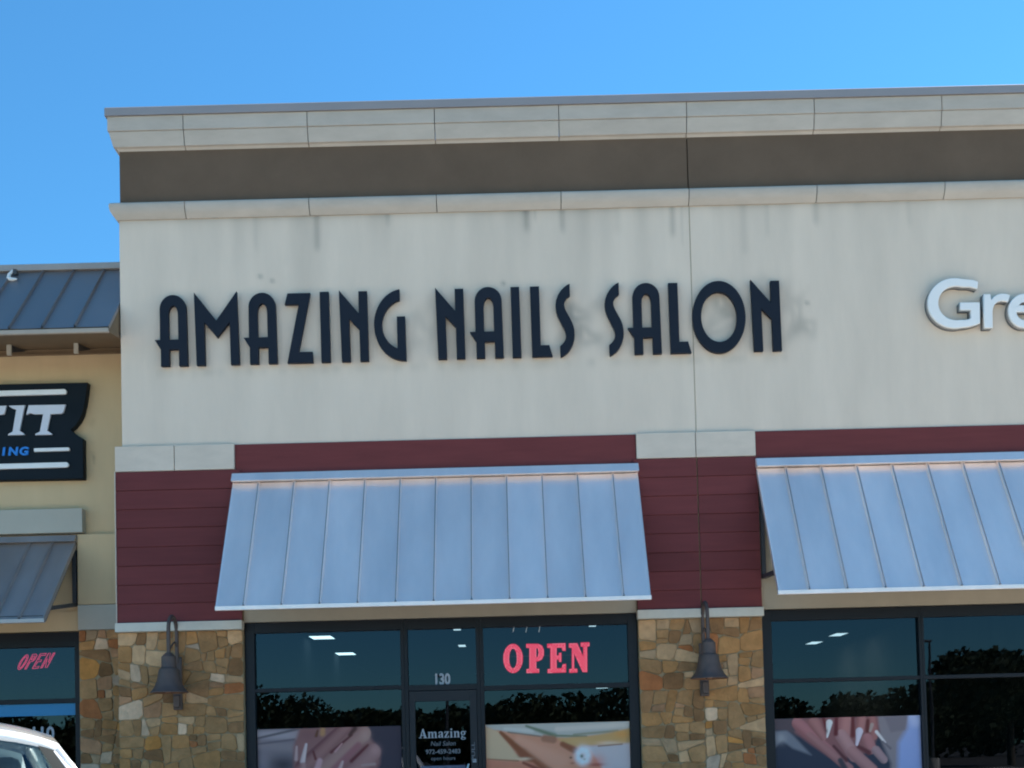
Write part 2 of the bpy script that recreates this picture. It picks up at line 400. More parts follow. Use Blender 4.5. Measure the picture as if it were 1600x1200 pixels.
part('partition_wall', MB().box(2.35, 2.45, 0.32, 24.98, 0.004, 4.11), MT['interior'], bld)

# cornice and moulding: profile (projection, z), run along the front with a mitred left return
def run(name, prof, x0, x1, m, mitre=False, side=False, smooth=False):
    mb = MB(); n = len(prof)
    if side:
        mb.add([(XL - d, -d, z) for d, z in prof] + [(XL - d, 12.0, z) for d, z in prof], [(i, i + n, (i + 1) % n + n, (i + 1) % n) for i in range(n)] + [tuple(range(n - 1, -1, -1)), tuple(range(n, 2 * n))])
    else:
        mb.add([((XL - d) if mitre else x0, -d, z) for d, z in prof] + [(x1, -d, z) for d, z in prof], [(i, i + n, (i + 1) % n + n, (i + 1) % n) for i in range(n)] + [tuple(range(n - 1, -1, -1)), tuple(range(n, 2 * n))])
    return part(name, mb, m, bld, smooth=smooth, fix=True)
CAP = [(-.15, 9.562), (.118, 9.562), (.118, 9.556), (.126, 9.556), (.126, 9.655), (.112, 9.668), (-.15, 9.672)]
UP = [(-.12, 9.372), (.098, 9.372), (.100, 9.376), (.100, 9.556), (-.12, 9.556)]
LOW = [(-.1, 9.16), (-.01, 9.16), (.015, 9.185), (.046, 9.192), (.084, 9.350), (.084, 9.368), (-.1, 9.368)]
MOULD = [(-.01, 8.462), (.055, 8.462)] + [(.055 + .042 * math.cos(R(a)), 8.425 + .037 * math.sin(R(a))) for a in (60, 30, 0)] + [(.095, 8.39), (.085, 8.345), (.060, 8.305), (.035, 8.28), (.022, 8.262), (-.01, 8.262)]
JOINTS = [XL, -3.972, -2.402, -.79, .785, 2.403, 4.02, 5.635, 7.245, XR]
for i in range(len(JOINTS) - 1):
    a, b = JOINTS[i] + (.005 if i else 0), JOINTS[i + 1] - .005
    run('cornice_block', UP, a, b, MT['cornice'], mitre=(i == 0))
    run('cornice_block', LOW, a, b, MT['cornice'], mitre=(i == 0))
    run('moulding_block', MOULD, a, b, MT['cornice'], mitre=(i == 0), smooth=True)
run('coping', CAP, XL, XR, MT['cap_metal'], mitre=True)
for nm, P, m in (('coping', CAP, 'cap_metal'), ('cornice_block', UP, 'cornice'), ('cornice_block', LOW, 'cornice'), ('moulding_block', MOULD, 'cornice')):
    ob = run(nm, [(d + .0005, z - .0007) for d, z in P], 0, 0, MT[m], side=True)

# trim band blocks, red fascia boards, siding
YT = -0.062
for a, b in ((-4.905, -4.163), (-4.155, -3.408), (1.648, JX - .024), (JX - .016, 3.142)):
    part('trim_block', MB().box(a, b, YT, -0.002, 5.032, 5.352), MT['trim'], bld, bevel=0.006)
for a, b in ((-3.404, 1.644), (3.148, 8.20)):
    part('fascia_board', MB().box(a, b, -0.026, -0.003, 4.92, 5.350), MT['red_board'], bld, bevel=0.004)
PIERS = ((-4.905, -3.335), (1.600, 3.160), (8.20, 9.19))
def siding(x0, x1, z0=3.124, z1=5.028, n=8):
    h = (z1 - z0) / n
    for k in range(n):
        a, b = z0 + k * h, z0 + (k + 1) * h - .0025
        yb, yt = -0.070 + random.uniform(-.0015, .0015), -0.061
        part('siding_board', MB().hexa([(x0, yb, a), (x1, yb, a), (x1, -.04, a), (x0, -.04, a), (x0, yt, b), (x1, yt, b), (x1, -.04, b), (x0, -.04, b)]), MT['red_board'], bld, bevel=0.003)
siding(-4.898, -3.338)
siding(1.603, 2.392); siding(2.406, 3.157); siding(8.205, 9.185)
for a, b in PIERS:
    part('pier_core', MB().box(a + .006, b - .006, -0.038, 0.30, 0.0, 5.03), MT['mortar'], bld)
part('corner_trim', MB().box(-4.908, -4.8995, -.078, .19, 3.124, 5.03), MT['trim'], bld)
for a, b in PIERS:
    part('sill_cap', MB().box(a - .008, b + .006, -0.125, -0.003, 3.006, 3.119), MT['sill'], bld, bevel=0.008)
for a, b in ((-3.333, 1.598), (3.162, 8.198)):
    part('lintel', MB().box(a, b, -0.012, 0.20, 3.100, 4.915), MT['lintel'], bld, bevel=0.004)

# ------------------------------------------------------------------ stones
def poly_area(p):
    return abs(sum(p[i][0] * p[(i + 1) % len(p)][1] - p[(i + 1) % len(p)][0] * p[i][1] for i in range(len(p)))) / 2
def split(p, c, d):
    nrm = (-d[1], d[0]); s = [(q[0] - c[0]) * nrm[0] + (q[1] - c[1]) * nrm[1] for q in p]
    A, B = [], []
    for i in range(len(p)):
        j = (i + 1) % len(p)
        (A if s[i] >= 0 else B).append(p[i])
        if s[i] * s[j] < 0:
            t = s[i] / (s[i] - s[j]); q = (p[i][0] + t * (p[j][0] - p[i][0]), p[i][1] + t * (p[j][1] - p[i][1])); A.append(q); B.append(q)
    return A, B
def cells(p, rnd):
    todo, done = [p], []
    while todo:
        q = todo.pop(); a = poly_area(q)
        xs = [k[0] for k in q]; zs = [k[1] for k in q]; w, h = max(xs) - min(xs), max(zs) - min(zs)
        tgt = math.exp(rnd.gauss(math.log(.046), .65))
        if a < max(.006, min(tgt, .085)) and max(w, h) < 2.6 * min(w, h): done.append(q); continue
        if a < .007: done.append(q); continue
        vert = (w * rnd.uniform(.8, 1.25)) > h * 1.15
        t = rnd.uniform(.32, .68); c = (min(xs) + w * (t if vert else .5), min(zs) + h * (.5 if vert else t))
        ang = rnd.gauss(0, 9) + (90 if vert else 0)
        A, B = split(q, c, (math.cos(R(ang)), math.sin(R(ang))))
        if len(A) < 3 or len(B) < 3: done.append(q)
        else: todo += [A, B]
    return done
def inset(p, d):
    n = len(p); sgn = 1 if sum(p[i][0] * p[(i + 1) % n][1] - p[(i + 1) % n][0] * p[i][1] for i in range(n)) > 0 else -1
    if sgn < 0: p = p[::-1]
    ln = []
    for i in range(n):
        a, b = p[i], p[(i + 1) % n]; dx, dz = b[0] - a[0], b[1] - a[1]; l = math.hypot(dx, dz) or 1e-6
        ln.append(((a[0] - dz / l * d, a[1] + dx / l * d), (dx / l, dz / l)))
    o = []
    for i in range(n):
        (a, u_), (b, v_) = ln[i - 1], ln[i]; den = u_[0] * v_[1] - u_[1] * v_[0]
        if abs(den) < .05: o.append(b); continue
        t = ((b[0] - a[0]) * v_[1] - (b[1] - a[1]) * v_[0]) / den; o.append((a[0] + t * u_[0], a[1] + t * u_[1]))
    return o
def stone_into(mb, poly, ybase, rnd):
    p = inset(poly, rnd.uniform(.002, .006))
    if poly_area(p) < .0012: return False
    # knock the corners off: a few extra points with jitter
    q = []
    for i in range(len(p)):
        a, b, c = p[i - 1], p[i], p[(i + 1) % len(p)]
        k = rnd.uniform(.05, .2)
        q.append((b[0] + (a[0] - b[0]) * k, b[1] + (a[1] - b[1]) * k)); q.append((b[0] + (c[0] - b[0]) * k, b[1] + (c[1] - b[1]) * k))
    cx, cz = sum(k[0] for k in q) / len(q), sum(k[1] for k in q) / len(q)
    q = [(a + rnd.gauss(0, .0025), b + rnd.gauss(0, .0025)) for a, b in q]
    n = len(q); d = rnd.uniform(.008, .022)
    r1 = [(a, ybase - d * .7, b) for a, b in q]
    r2 = [(cx + (a - cx) * .93, ybase - d + rnd.uniform(-.003, .003), cz + (b - cz) * .93) for a, b in q]
    r0_ = [(a, ybase + .012, b) for a, b in q]
    vs = r0_ + r1 + r2 + [(cx + rnd.uniform(-.01, .01), ybase - d - rnd.uniform(.001, .008), cz)]
    fs = []
    for i in range(n):
        j = (i + 1) % n
        fs += [(i, j, j + n, i + n), (i + n, j + n, j + 2 * n, i + 2 * n), (i + 2 * n, j + 2 * n, 3 * n)]
    mb.add(vs, fs); return True
def stonework(x0, x1, z0, z1, ybase, parent, seed):
    rnd = random.Random(seed)
    rest = MB()
    for c in cells([(x0, z0), (x1, z0), (x1, z1), (x0, z1)], rnd):
        zc = sum(k[1] for k in c) / len(c)
        if zc > 1.0:
            mb = MB()
            if stone_into(mb, c, ybase, rnd):
                part('stone', mb, rnd.choices(STONE, STONE_W)[0], parent)
        else:
            stone_into(rest, c, ybase, rnd)
    if rest.v:
        o = part('lower_stonework', rest, STONE[0], parent); o['kind'] = 'stuff'
        for m in STONE[1:]: o.data.materials.append(m)
        idx = []; 
        cur = 0
        for p in o.data.polygons:
            if len(p.vertices) == 4 and p.index and len(o.data.polygons[p.index - 1].vertices) == 3 and max(p.vertices) - min(p.vertices) > 0 and random.random() < .06: cur = random.choices(range(len(STONE)), STONE_W)[0]
            idx.append(cur)
        o.data.polygons.foreach_set('material_index', idx)
stonework(-4.90, -3.340, 0.02, 3.004, -0.040, bld, 31)
stonework(1.605, 2.398, 0.02, 3.004, -0.040, bld, 42)
stonework(2.402, 3.155, 0.02, 3.004, -0.040, bld, 45)

# ------------------------------------------------------------------ storefront glazing
def pane(x0, x1, z0, z1, y, parent, m='glass'):
    return part('pane', MB().add([(x0, y, z0), (x1, y, z0), (x1, y, z1), (x0, y, z1)], [(0, 1, 2, 3)]), MT[m], parent)
def window(x0, x1, z0, z1, parent, w=(.11, .09), top=.13, bot=.12, trans=None, y0=.03, depth=.12):
    """frame as one part; each pane a sub-part"""
    mb = MB(); y1 = y0 + depth
    mb.box(x0, x0 + w[0], y0, y1, z0, z1); mb.box(x1 - w[1], x1, y0, y1, z0, z1)
    mb.box(x0 + w[0], x1 - w[1], y0 + .002, y1, z1 - top, z1); mb.box(x0 + w[0], x1 - w[1], y0 + .002, y1, z0, z0 + bot)
    if trans: mb.box(x0 + w[0], x1 - w[1], y0 + .004, y1, trans[0], trans[1])
    fr = part('window', mb, MT['bronze'], parent, bevel=0.003)
    yp = y0 + .055
    if trans:
        pane(x0 + w[0], x1 - w[1], z0 + bot, trans[0], yp, fr); pane(x0 + w[0], x1 - w[1], trans[1], z1 - top, yp, fr)
    else:
        pane(x0 + w[0], x1 - w[1], z0 + bot, z1 - top, yp, fr)
    return fr
ZH = 3.098
window(-3.333, -1.338, 0.0, ZH, bld, w=(.118, .045), top=.132, bot=.3, trans=(2.218, 2.268))
window(-.388, 1.598, 0.0, ZH, bld, w=(.047, .120), top=.132, bot=.3, trans=(2.172, 2.232))
# door bay: transom light over a door
mb = MB(); mb.box(-1.336, -1.292, .03, .15, 0, ZH); mb.box(-.434, -.390, .03, .15, 0, ZH); mb.box(-1.292, -.434, .032, .15, 2.966, ZH); mb.box(-1.292, -.434, .034, .15, 2.19, 2.262)
tw = part('window', mb, MT['bronze'], bld, bevel=.003); pane(-1.292, -.434, 2.262, 2.966, .085, tw)
mb = MB(); mb.box(-1.288, -1.215, .04, .10, .02, 2.186); mb.box(-.528, -.438, .04, .10, .02, 2.186); mb.box(-1.215, -.528, .041, .10, 2.055, 2.186); mb.box(-1.215, -.528, .041, .10, .02, .28)
door = part('door', mb, MT['bronze2'], bld, bevel=.003)
pane(-1.215, -.528, .28, 2.055, .072, door)
mb = MB(); mb.tube([(-.560, .04, 1.25), (-.560, -.02, 1.25), (-.575, -.03, 1.20), (-.575, -.03, .95), (-.560, -.02, .90), (-.560, .04, .90)], .013)
part('handle', mb, MT['rim'], door, smooth=True)
def lettering(body, size, x, z, y, m, parent, name='lettering', bold=0.0, sx=1.0, align='CENTER', rot=0, shear=0):
    me = text_mesh(body, size, .002, bold=bold, sx=sx, align=align, shear=shear)
    if rot: me.transform(Matrix.Rotation(R(rot), 4, 'Y'))
    me.transform(Matrix.Translation((x, y, z)))
    return link_mesh(name, me, MT[m], parent)
# serif lettering: strokes with slab serifs, thick and thin
def serif_word(x, z, h, y, m, parent):
    w = 0
    P = {}
    T, t = .17, .07      # thick, thin
    P['A'] = (.92, [[(.0, 0), (.34, 0), (.34, .06), (.24, .06), (.30, .26), (.56, .26), (.60, .06), (.50, .06), (.50, 0), (.92, 0), (.92, .06), (.84, .06), (.52, 1.02), (.42, 1.02), (.12, .06), (0, .06)], [(.33, .34), (.53, .34), (.42, .74)]])
    P['m'] = (1.06, [[(0, 0), (.30, 0), (.30, .06), (.24, .06), (.24, .50), (.36, .58), (.42, .50), (.42, .06), (.37, .06), (.37, 0), (.66, 0), (.66, .06), (.59, .06), (.59, .50), (.70, .58), (.78, .50), (.78, .06), (.73, .06), (.73, 0), (1.02, 0), (1.02, .06), (.95, .06), (.95, .55), (.86, .68), (.72, .68), (.58, .58), (.48, .68), (.36, .67), (.24, .58), (.24, .67), (0, .67), (0, .61), (.07, .61), (.07, .06), (0, .06)]])
    P['a'] = (.60, [[(.0, .18), (.03, .06), (.14, -.01), (.26, .02), (.35, .09), (.40, .0), (.58, .0), (.58, .05), (.52, .06), (.52, .50), (.46, .64), (.28, .69), (.10, .63), (.03, .52), (.10, .45), (.18, .50), (.19, .58), (.28, .62), (.35, .55), (.35, .42), (.12, .34)], [(.17, .20), (.24, .30), (.35, .35), (.35, .15), (.24, .08)]])
    P['z'] = (.56, [[(.0, 0), (.50, 0), (.52, .22), (.45, .22), (.40, .07), (.20, .07), (.51, .63), (.51, .67), (.04, .67), (.02, .47), (.09, .47), (.14, .60), (.31, .60), (0, .05)]])
    P['i'] = (.34, [[(0, 0), (.30, 0), (.30, .06), (.24, .06), (.24, .67), (0, .67), (0, .61), (.07, .61), (.07, .06), (0, .06)], [(.07, .80), (.24, .80), (.24, .97), (.07, .97)]])
    P['n'] = (.70, [[(0, 0), (.30, 0), (.30, .06), (.24, .06), (.24, .50), (.36, .58), (.43, .50), (.43, .06), (.37, .06), (.37, 0), (.67, 0), (.67, .06), (.60, .06), (.60, .55), (.50, .68), (.36, .68), (.24, .58), (.24, .67), (0, .67), (0, .61), (.07, .61), (.07, .06), (0, .06)]])
    P['g'] = (.62, [arc(.26, .45, .25, .24, 0, 360, 16)[:-1], arc(.26, .45, .10, .17, 0, 360, 12)[:-1], arc(.28, -.12, .27, .15, 0, 360, 16)[:-1], arc(.28, -.13, .15, .075, 0, 360, 12)[:-1], [(.44, .62), (.60, .68), (.62, .57), (.49, .57)], [(.06, .12), (.16, .20), (.3, .035), (.12, .03)]])
    tot = sum(P[c][0] + .06 for c in 'Amazing') * h; x -= tot / 2
    loops = []
    for c in 'Amazing':
        for lp in P[c][1]: loops.append([(x + a * h, z + b * h) for a, b in lp])
        x += (P[c][0] + .06) * h
    me = outline_mesh('lettering', loops, .002); me.transform(Matrix.Translation((0, y, 0)))
    return link_mesh('lettering', me, MT[m], parent)
serif_word(-.876, 1.594, .116, .066, 'vinyl', door)
lettering('Nail Salon', .082, -.876, 1.495, .066, 'vinyl_dim', door, shear=.2, sx=.95)
lettering('972-459-2483', .078, -.876, 1.395, .066, 'vinyl_dim', door, bold=.0015, sx=1.0)
lettering('open', .066, -.965, 1.315, .066, 'vinyl_dim', door); lettering('hours', .066, -.800, 1.315, .066, 'vinyl_dim', door)
part('notice', MB().box(-1.16, -.60, .0655, .0685, .78, 1.245), MT['vinyl_blue'], door)
for i, t in enumerate(('Mon - Fri  10 - 7', 'Saturday   9 - 6', 'Sunday  12 - 5')):
    lettering(t, .062, -.90, 1.185 - i * .085, .0640, 'vinyl_dim', door)
lettering('PULL', .058, -.478, 1.41, .0385, 'vinyl_dim', door, rot=-90, sx=1.9)
part('notice', MB().box(-.508, -.462, .0375, .0392, 1.275, 1.318), MT['vinyl'], door)
lettering('130', .19, -.872, 2.268, .082, 'vinyl', tw, name='address_number', bold=.007, sx=.74)

# right unit: three bays
window(3.162, 5.165, 0.0, 3.092, bld, w=(.125, .032), top=.135, bot=.3, trans=(2.176, 2.222))
window(5.167, 7.170, 0.0, 3.092, bld, w=(.032, .032), top=.135, bot=.3, trans=(2.176, 2.222))
window(7.172, 8.196, 0.0, 3.092, bld, w=(.032, .11), top=.135, bot=.3, trans=(2.176, 2.222))

# ------------------------------------------------------------------ posters (flat prints)
def capsule(X, Y, a, b, ra, rb):
    ax, ay = a; bx, by = b; dx, dy = bx - ax, by - ay; L2 = dx * dx + dy * dy
    t = np.clip(((X - ax) * dx + (Y - ay) * dy) / L2, 0, 1)
    d = np.hypot(X - ax - t * dx, Y - ay - t * dy); rr = ra + (rb - ra) * t
    side = ((X - ax) * -dy + (Y - ay) * dx) / math.sqrt(L2) / rr
    return d / rr, t, side
class Paint:
    def __init__(s, x0, x1, y0, y1, nx, ny, bgc):
        s.X, s.Y = np.meshgrid(np.linspace(x0, x1, nx), np.linspace(y0, y1, ny)); s.C = np.zeros((ny, nx, 3)) + np.array(s2l(bgc))
    def mix(s, m, c):
        c = np.array(s2l(c)) if not isinstance(c, np.ndarray) else c
        s.C = s.C * (1 - m[..., None]) + c * m[..., None]
    def cap(s, a, b, ra, rb, c, edge=None, soft=.12, k=.5):
        d, t, sd = capsule(s.X, s.Y, a, b, ra, rb); m = 1 - sstep(1 - soft, 1 + soft, d)
        base = np.array(s2l(c)); dk = np.array(s2l(edge or c))
        sh = np.clip(np.abs(sd + .25), 0, 1) ** 2 * k
        col = base[None, None] * (1 - sh[..., None]) + dk[None, None] * sh[..., None]
        s.mix(m, col)
    def poly(s, pts, c, soft=8):
        ins = np.zeros(s.X.shape, bool); dm = np.full(s.X.shape, 1e9)
        for i in range(len(pts)):
            (x1, y1), (x2, y2) = pts[i], pts[(i + 1) % len(pts)]
            cond = ((y1 > s.Y) != (y2 > s.Y)); ins ^= cond & (s.X < (x2 - x1) * (s.Y - y1) / ((y2 - y1) or 1e-9) + x1)
            d, _, _ = capsule(s.X, s.Y, (x1, y1), (x2 + 1e-6, y2), 1, 1); dm = np.minimum(dm, d)
        m = np.where(ins, .5 + .5 * np.clip(dm / soft, 0, 1), .5 - .5 * np.clip(dm / soft, 0, 1)); s.mix(m, c)
    def blob(s, x, y, rx, ry, c, a=1.0):
        s.mix(a * np.exp(-((s.X - x) / rx) ** 2 - ((s.Y - y) / ry) ** 2), c)
def poster(label, x0, x1, ztop, zbot, pt, y=.0785, gain=1.0):
    ny, nx = pt.X.shape
    mb = MB()
    mb.grid([[(x0 + (x1 - x0) * i / (nx - 1), y, ztop + (zbot - ztop) * j / (ny - 1)) for i in range(nx)] for j in range(ny)], flip=True)
    o = part('poster', mb, MT['ink']); n = len(mb.v)
    a = o.data.color_attributes.new('ink', 'FLOAT_COLOR', 'POINT')
    c = np.ones((n, 4), np.float32); c[:, :3] = np.clip(pt.C * np.array((gain * 1.22, gain, gain * .92)), 0, .8).reshape(-1, 3); a.data.foreach_set('color', c.ravel())
    sol = o.modifiers.new('film', 'SOLIDIFY'); sol.thickness = .002; sol.offset = -1
    return tag(o, label, 'poster')
PG = 1.35
# hand close-up in the left window
p = Paint(130, 1500, 245, 1260, 190, 140, (58, 56, 66))
p.poly([(130, 245), (540, 245), (500, 420), (470, 700), (380, 1260), (130, 1260)], (112, 107, 114), 40)
p.cap((130, 300), (500, 300), 40, 46, (140, 136, 142), soft=.7); p.cap((150, 400), (470, 430), 40, 40, (122, 116, 120), soft=.8)
p.cap((130, 330), (520, 250), 10, 12, (84, 82, 88), soft=.9); p.cap((130, 385), (480, 350), 8, 10, (92, 88, 96), soft=.9)
p.blob(370, 590, 150, 90, (58, 56, 62), .9); p.blob(180, 560, 60, 120, (126, 120, 126), .6)
p.poly([(540, 240), (1080, 240), (1180, 330), (1300, 470), (1290, 600), (1150, 900), (700, 1260), (470, 1260), (470, 420)], (122, 92, 92), 20)
p.blob(620, 300, 110, 70, (112, 84, 84), .8)
p.cap((1130, 310), (640, 720), 82, 100, (146, 118, 112), (94, 62, 64)); p.cap((960, 250), (560, 620), 58, 80, (132, 100, 98), (92, 62, 66), k=.8)
p.cap((1215, 490), (820, 860), 86, 100, (142, 112, 110), (92, 58, 62)); p.cap((1090, 420), (700, 800), 30, 40, (132, 92, 96), soft=.6)
p.cap((1030, 320), (830, 480), 9, 14, (88, 52, 56), soft=.8); p.cap((1180, 420), (1020, 570), 12, 16, (90, 50, 54), soft=.8); p.cap((1010, 320), (1060, 260), 16, 22, (74, 54, 52), soft=.7)
p.cap((935, 400), (868, 475), 6, 10, (164, 128, 128), soft=.9); p.cap((755, 260), (750, 300), 22, 26, (152, 118, 86), soft=.7); p.cap((705, 270), (690, 320), 10, 14, (90, 64, 50), soft=.8)
p.cap((592, 400), (556, 560), 13, 26, (180, 168, 168), (140, 116, 118), soft=.35); p.cap((502, 420), (494, 540), 10, 16, (158, 138, 138), soft=.6); p.cap((560, 600), (545, 760), 30, 46, (150, 120, 118), (110, 82, 84), soft=.4)
p.cap((720, 560), (650, 760), 26, 36, (166, 136, 140), soft=.5); p.cap((935, 575), (905, 650), 13, 22, (168, 148, 146), (140, 112, 112), soft=.5); p.cap((660, 470), (680, 540), 10, 12, (90, 52, 54), soft=.8)
p.cap((1120, 612), (1240, 604), 9, 14, (146, 128, 126), soft=.9); p.blob(1160, 340, 45, 55, (156, 132, 124), .7); p.blob(1250, 470, 45, 50, (158, 128, 126), .7)
poster('dark hand poster with fist-like fingers in the window left of the salon door', -3.207, -1.400, 1.758, 0.42, p, gain=PG)
# spa scene, right window
p = Paint(115, 1495, 185, 1200, 200, 145, (176, 128, 104))
p.poly([(115, 200), (260, 260), (345, 370), (400, 470), (520, 530), (300, 540), (115, 510)], (178, 160, 132), 12)
p.poly([(115, 180), (1500, 180), (1500, 262), (1200, 310), (900, 330), (640, 310), (420, 280), (200, 235), (115, 200)], (158, 162, 156), 10)
p.cap((800, 245), (1500, 215), 22, 26, (176, 176, 168), soft=.7); p.cap((960, 300), (1380, 275), 10, 12, (128, 132, 116), soft=.9); p.cap((300, 225), (560, 255), 14, 18, (170, 176, 172), soft=.8)
p.cap((505, 205), (770, 305), 10, 24, (96, 112, 94), soft=.9); p.cap((760, 305), (1080, 320), 10, 9, (108, 118, 96), soft=.8); p.cap((330, 262), (640, 310), 7, 8, (110, 104, 92), soft=.9)
p.poly([(800, 335), (1080, 322), (1320, 290), (1500, 252), (1500, 400), (1220, 400), (1000, 420), (860, 380)], (172, 144, 98), 10)
p.blob(1430, 310, 90, 40, (186, 138, 78), .8); p.blob(1000, 370, 120, 30, (176, 150, 108), .6)
p.poly([(1070, 415), (1500, 395), (1500, 640), (1300, 760), (1130, 480)], (168, 168, 172), 16); p.blob(1290, 388, 110, 18, (194, 174, 152), .9); p.cap((1190, 418), (1420, 404), 6, 6, (130, 104, 86), soft=.9)
p.poly([(230, 245), (345, 275), (660, 320), (780, 370), (880, 420), (1000, 500), (1100, 640), (1200, 1200), (700, 1200), (560, 620), (420, 480)], (176, 130, 106), 14)
p.cap((260, 262), (470, 470), 16, 40, (122, 78, 56), soft=.5); p.cap((470, 470), (720, 640), 50, 30, (126, 80, 60), soft=.6); p.cap((430, 330), (820, 560), 34, 90, (184, 140, 118), soft=.8)
p.cap((680, 330), (760, 345), 34, 34, (142, 104, 84), soft=.5); p.cap((850, 390), (960, 450), 26, 32, (126, 82, 62), soft=.5); p.poly([(115, 520), (430, 545), (560, 560), (700, 700), (900, 1200), (115, 1200)], (174, 120, 98), 14)
p.cap((470, 560), (640, 640), 12, 20, (118, 70, 58), soft=.7); p.blob(480, 522, 60, 14, (200, 184, 160), .8); p.cap((130, 515), (420, 540), 5, 7, (140, 104, 80), soft=.9)
for k in range(7):
    a = k / 7 * 6.283; p.blob(1045 + 48 * math.cos(a), 505 + 58 * math.sin(a), 38, 42, (196, 206, 214), .95)
p.blob(1030, 510, 16, 18, (64, 92, 74), .95); p.blob(1055, 540, 14, 10, (120, 140, 120), .7); p.blob(925, 522, 12, 9, (52, 34, 32), .95); p.blob(940, 575, 22, 12, (150, 96, 80), .8); p.blob(1180, 560, 70, 60, (184, 120, 108), .6); p.blob(1170, 596, 70, 16, (140, 72, 66), .8)
poster('warm spa poster with bare skin, towel and white flower right of the salon door', -.338, 1.472, 1.742, 0.42, p, gain=PG)
# manicured hands, next unit
p = Paint(130, 1550, 140, 1150, 200, 142, (48, 56, 70))
p.poly([(1100, 130), (1550, 130), (1550, 1150), (1200, 1150), (1250, 600), (1180, 420)], (118, 116, 122), 20)
p.poly([(1440, 130), (1550, 130), (1550, 1150), (1280, 1150), (1330, 400), (1420, 260)], (124, 146, 190), 30); p.cap((1480, 140), (1500, 200), 50, 50, (150, 166, 198), soft=.8)
p.poly([(1200, 140), (1430, 140), (1400, 280), (1260, 300)], (106, 104, 112), 12)
p.poly([(130, 260), (260, 250), (480, 500), (300, 430), (200, 350), (130, 420)], (104, 112, 122), 14); p.blob(190, 330, 50, 50, (138, 144, 150), .8)
p.poly([(130, 140), (320, 140), (360, 320), (240, 250), (130, 250)], (78, 72, 78), 14)
p.poly([(320, 140), (1140, 140), (1150, 300), (1060, 480), (900, 520), (700, 560), (480, 400), (330, 280)], (118, 84, 86), 14)
p.cap((360, 190), (760, 560), 60, 44, (150, 106, 108), (98, 62, 66)); p.cap((520, 190), (600, 330), 60, 34, (146, 106, 104), (96, 60, 62)); p.cap((470, 310), (840, 640), 34, 46, (142, 106, 106), (104, 70, 72))
p.cap((820, 170), (800, 300), 64, 66, (156, 114, 112), (100, 60, 64)); p.cap((780, 320), (900, 520), 62, 60, (156, 124, 124), (108, 74, 78)); p.cap((880, 480), (1060, 660), 56, 60, (150, 116, 116), (102, 70, 74))
p.cap((980, 160), (960, 270), 46, 40, (150, 108, 106), (98, 60, 62)); p.cap((1080, 170), (1090, 330), 44, 40, (142, 100, 98), (88, 56, 58)); p.cap((1030, 360), (1060, 450), 56, 56, (150, 108, 110), (102, 70, 72)); p.cap((1110, 470), (1180, 560), 44, 40, (142, 122, 126), (98, 84, 88))
p.cap((610, 150), (640, 260), 14, 18, (92, 48, 50), soft=.6); p.cap((735, 150), (725, 300), 16, 22, (88, 46, 50), soft=.6); p.cap((895, 150), (890, 320), 16, 22, (92, 50, 52), soft=.6); p.cap((1040, 180), (1030, 280), 16, 18, (86, 50, 50), soft=.6); p.cap((940, 430), (1040, 490), 18, 24, (88, 54, 58), soft=.6); p.cap((700, 420), (820, 560), 14, 18, (80, 52, 56), soft=.7)
p.cap((665, 190), (640, 325), 32, 10, (196, 196, 196), (150, 148, 150)); p.blob(640, 270, 9, 22, (74, 68, 66), .8)
p.cap((955, 280), (925, 410), 36, 12, (186, 182, 194), (144, 140, 150)); p.cap((1120, 290), (1200, 395), 16, 10, (190, 188, 190), soft=.3); p.cap((1080, 220), (1060, 280), 18, 12, (150, 136, 130), soft=.4); p.cap((1180, 385), (1250, 455), 6, 10, (92, 90, 98), soft=.9); p.cap((760, 560), (800, 640), 26, 30, (62, 62, 70), soft=.5)
poster('manicured hands poster with long white nails in the window right of the stone pier', 3.292, 5.128, 1.724, 0.42, p, gain=PG)

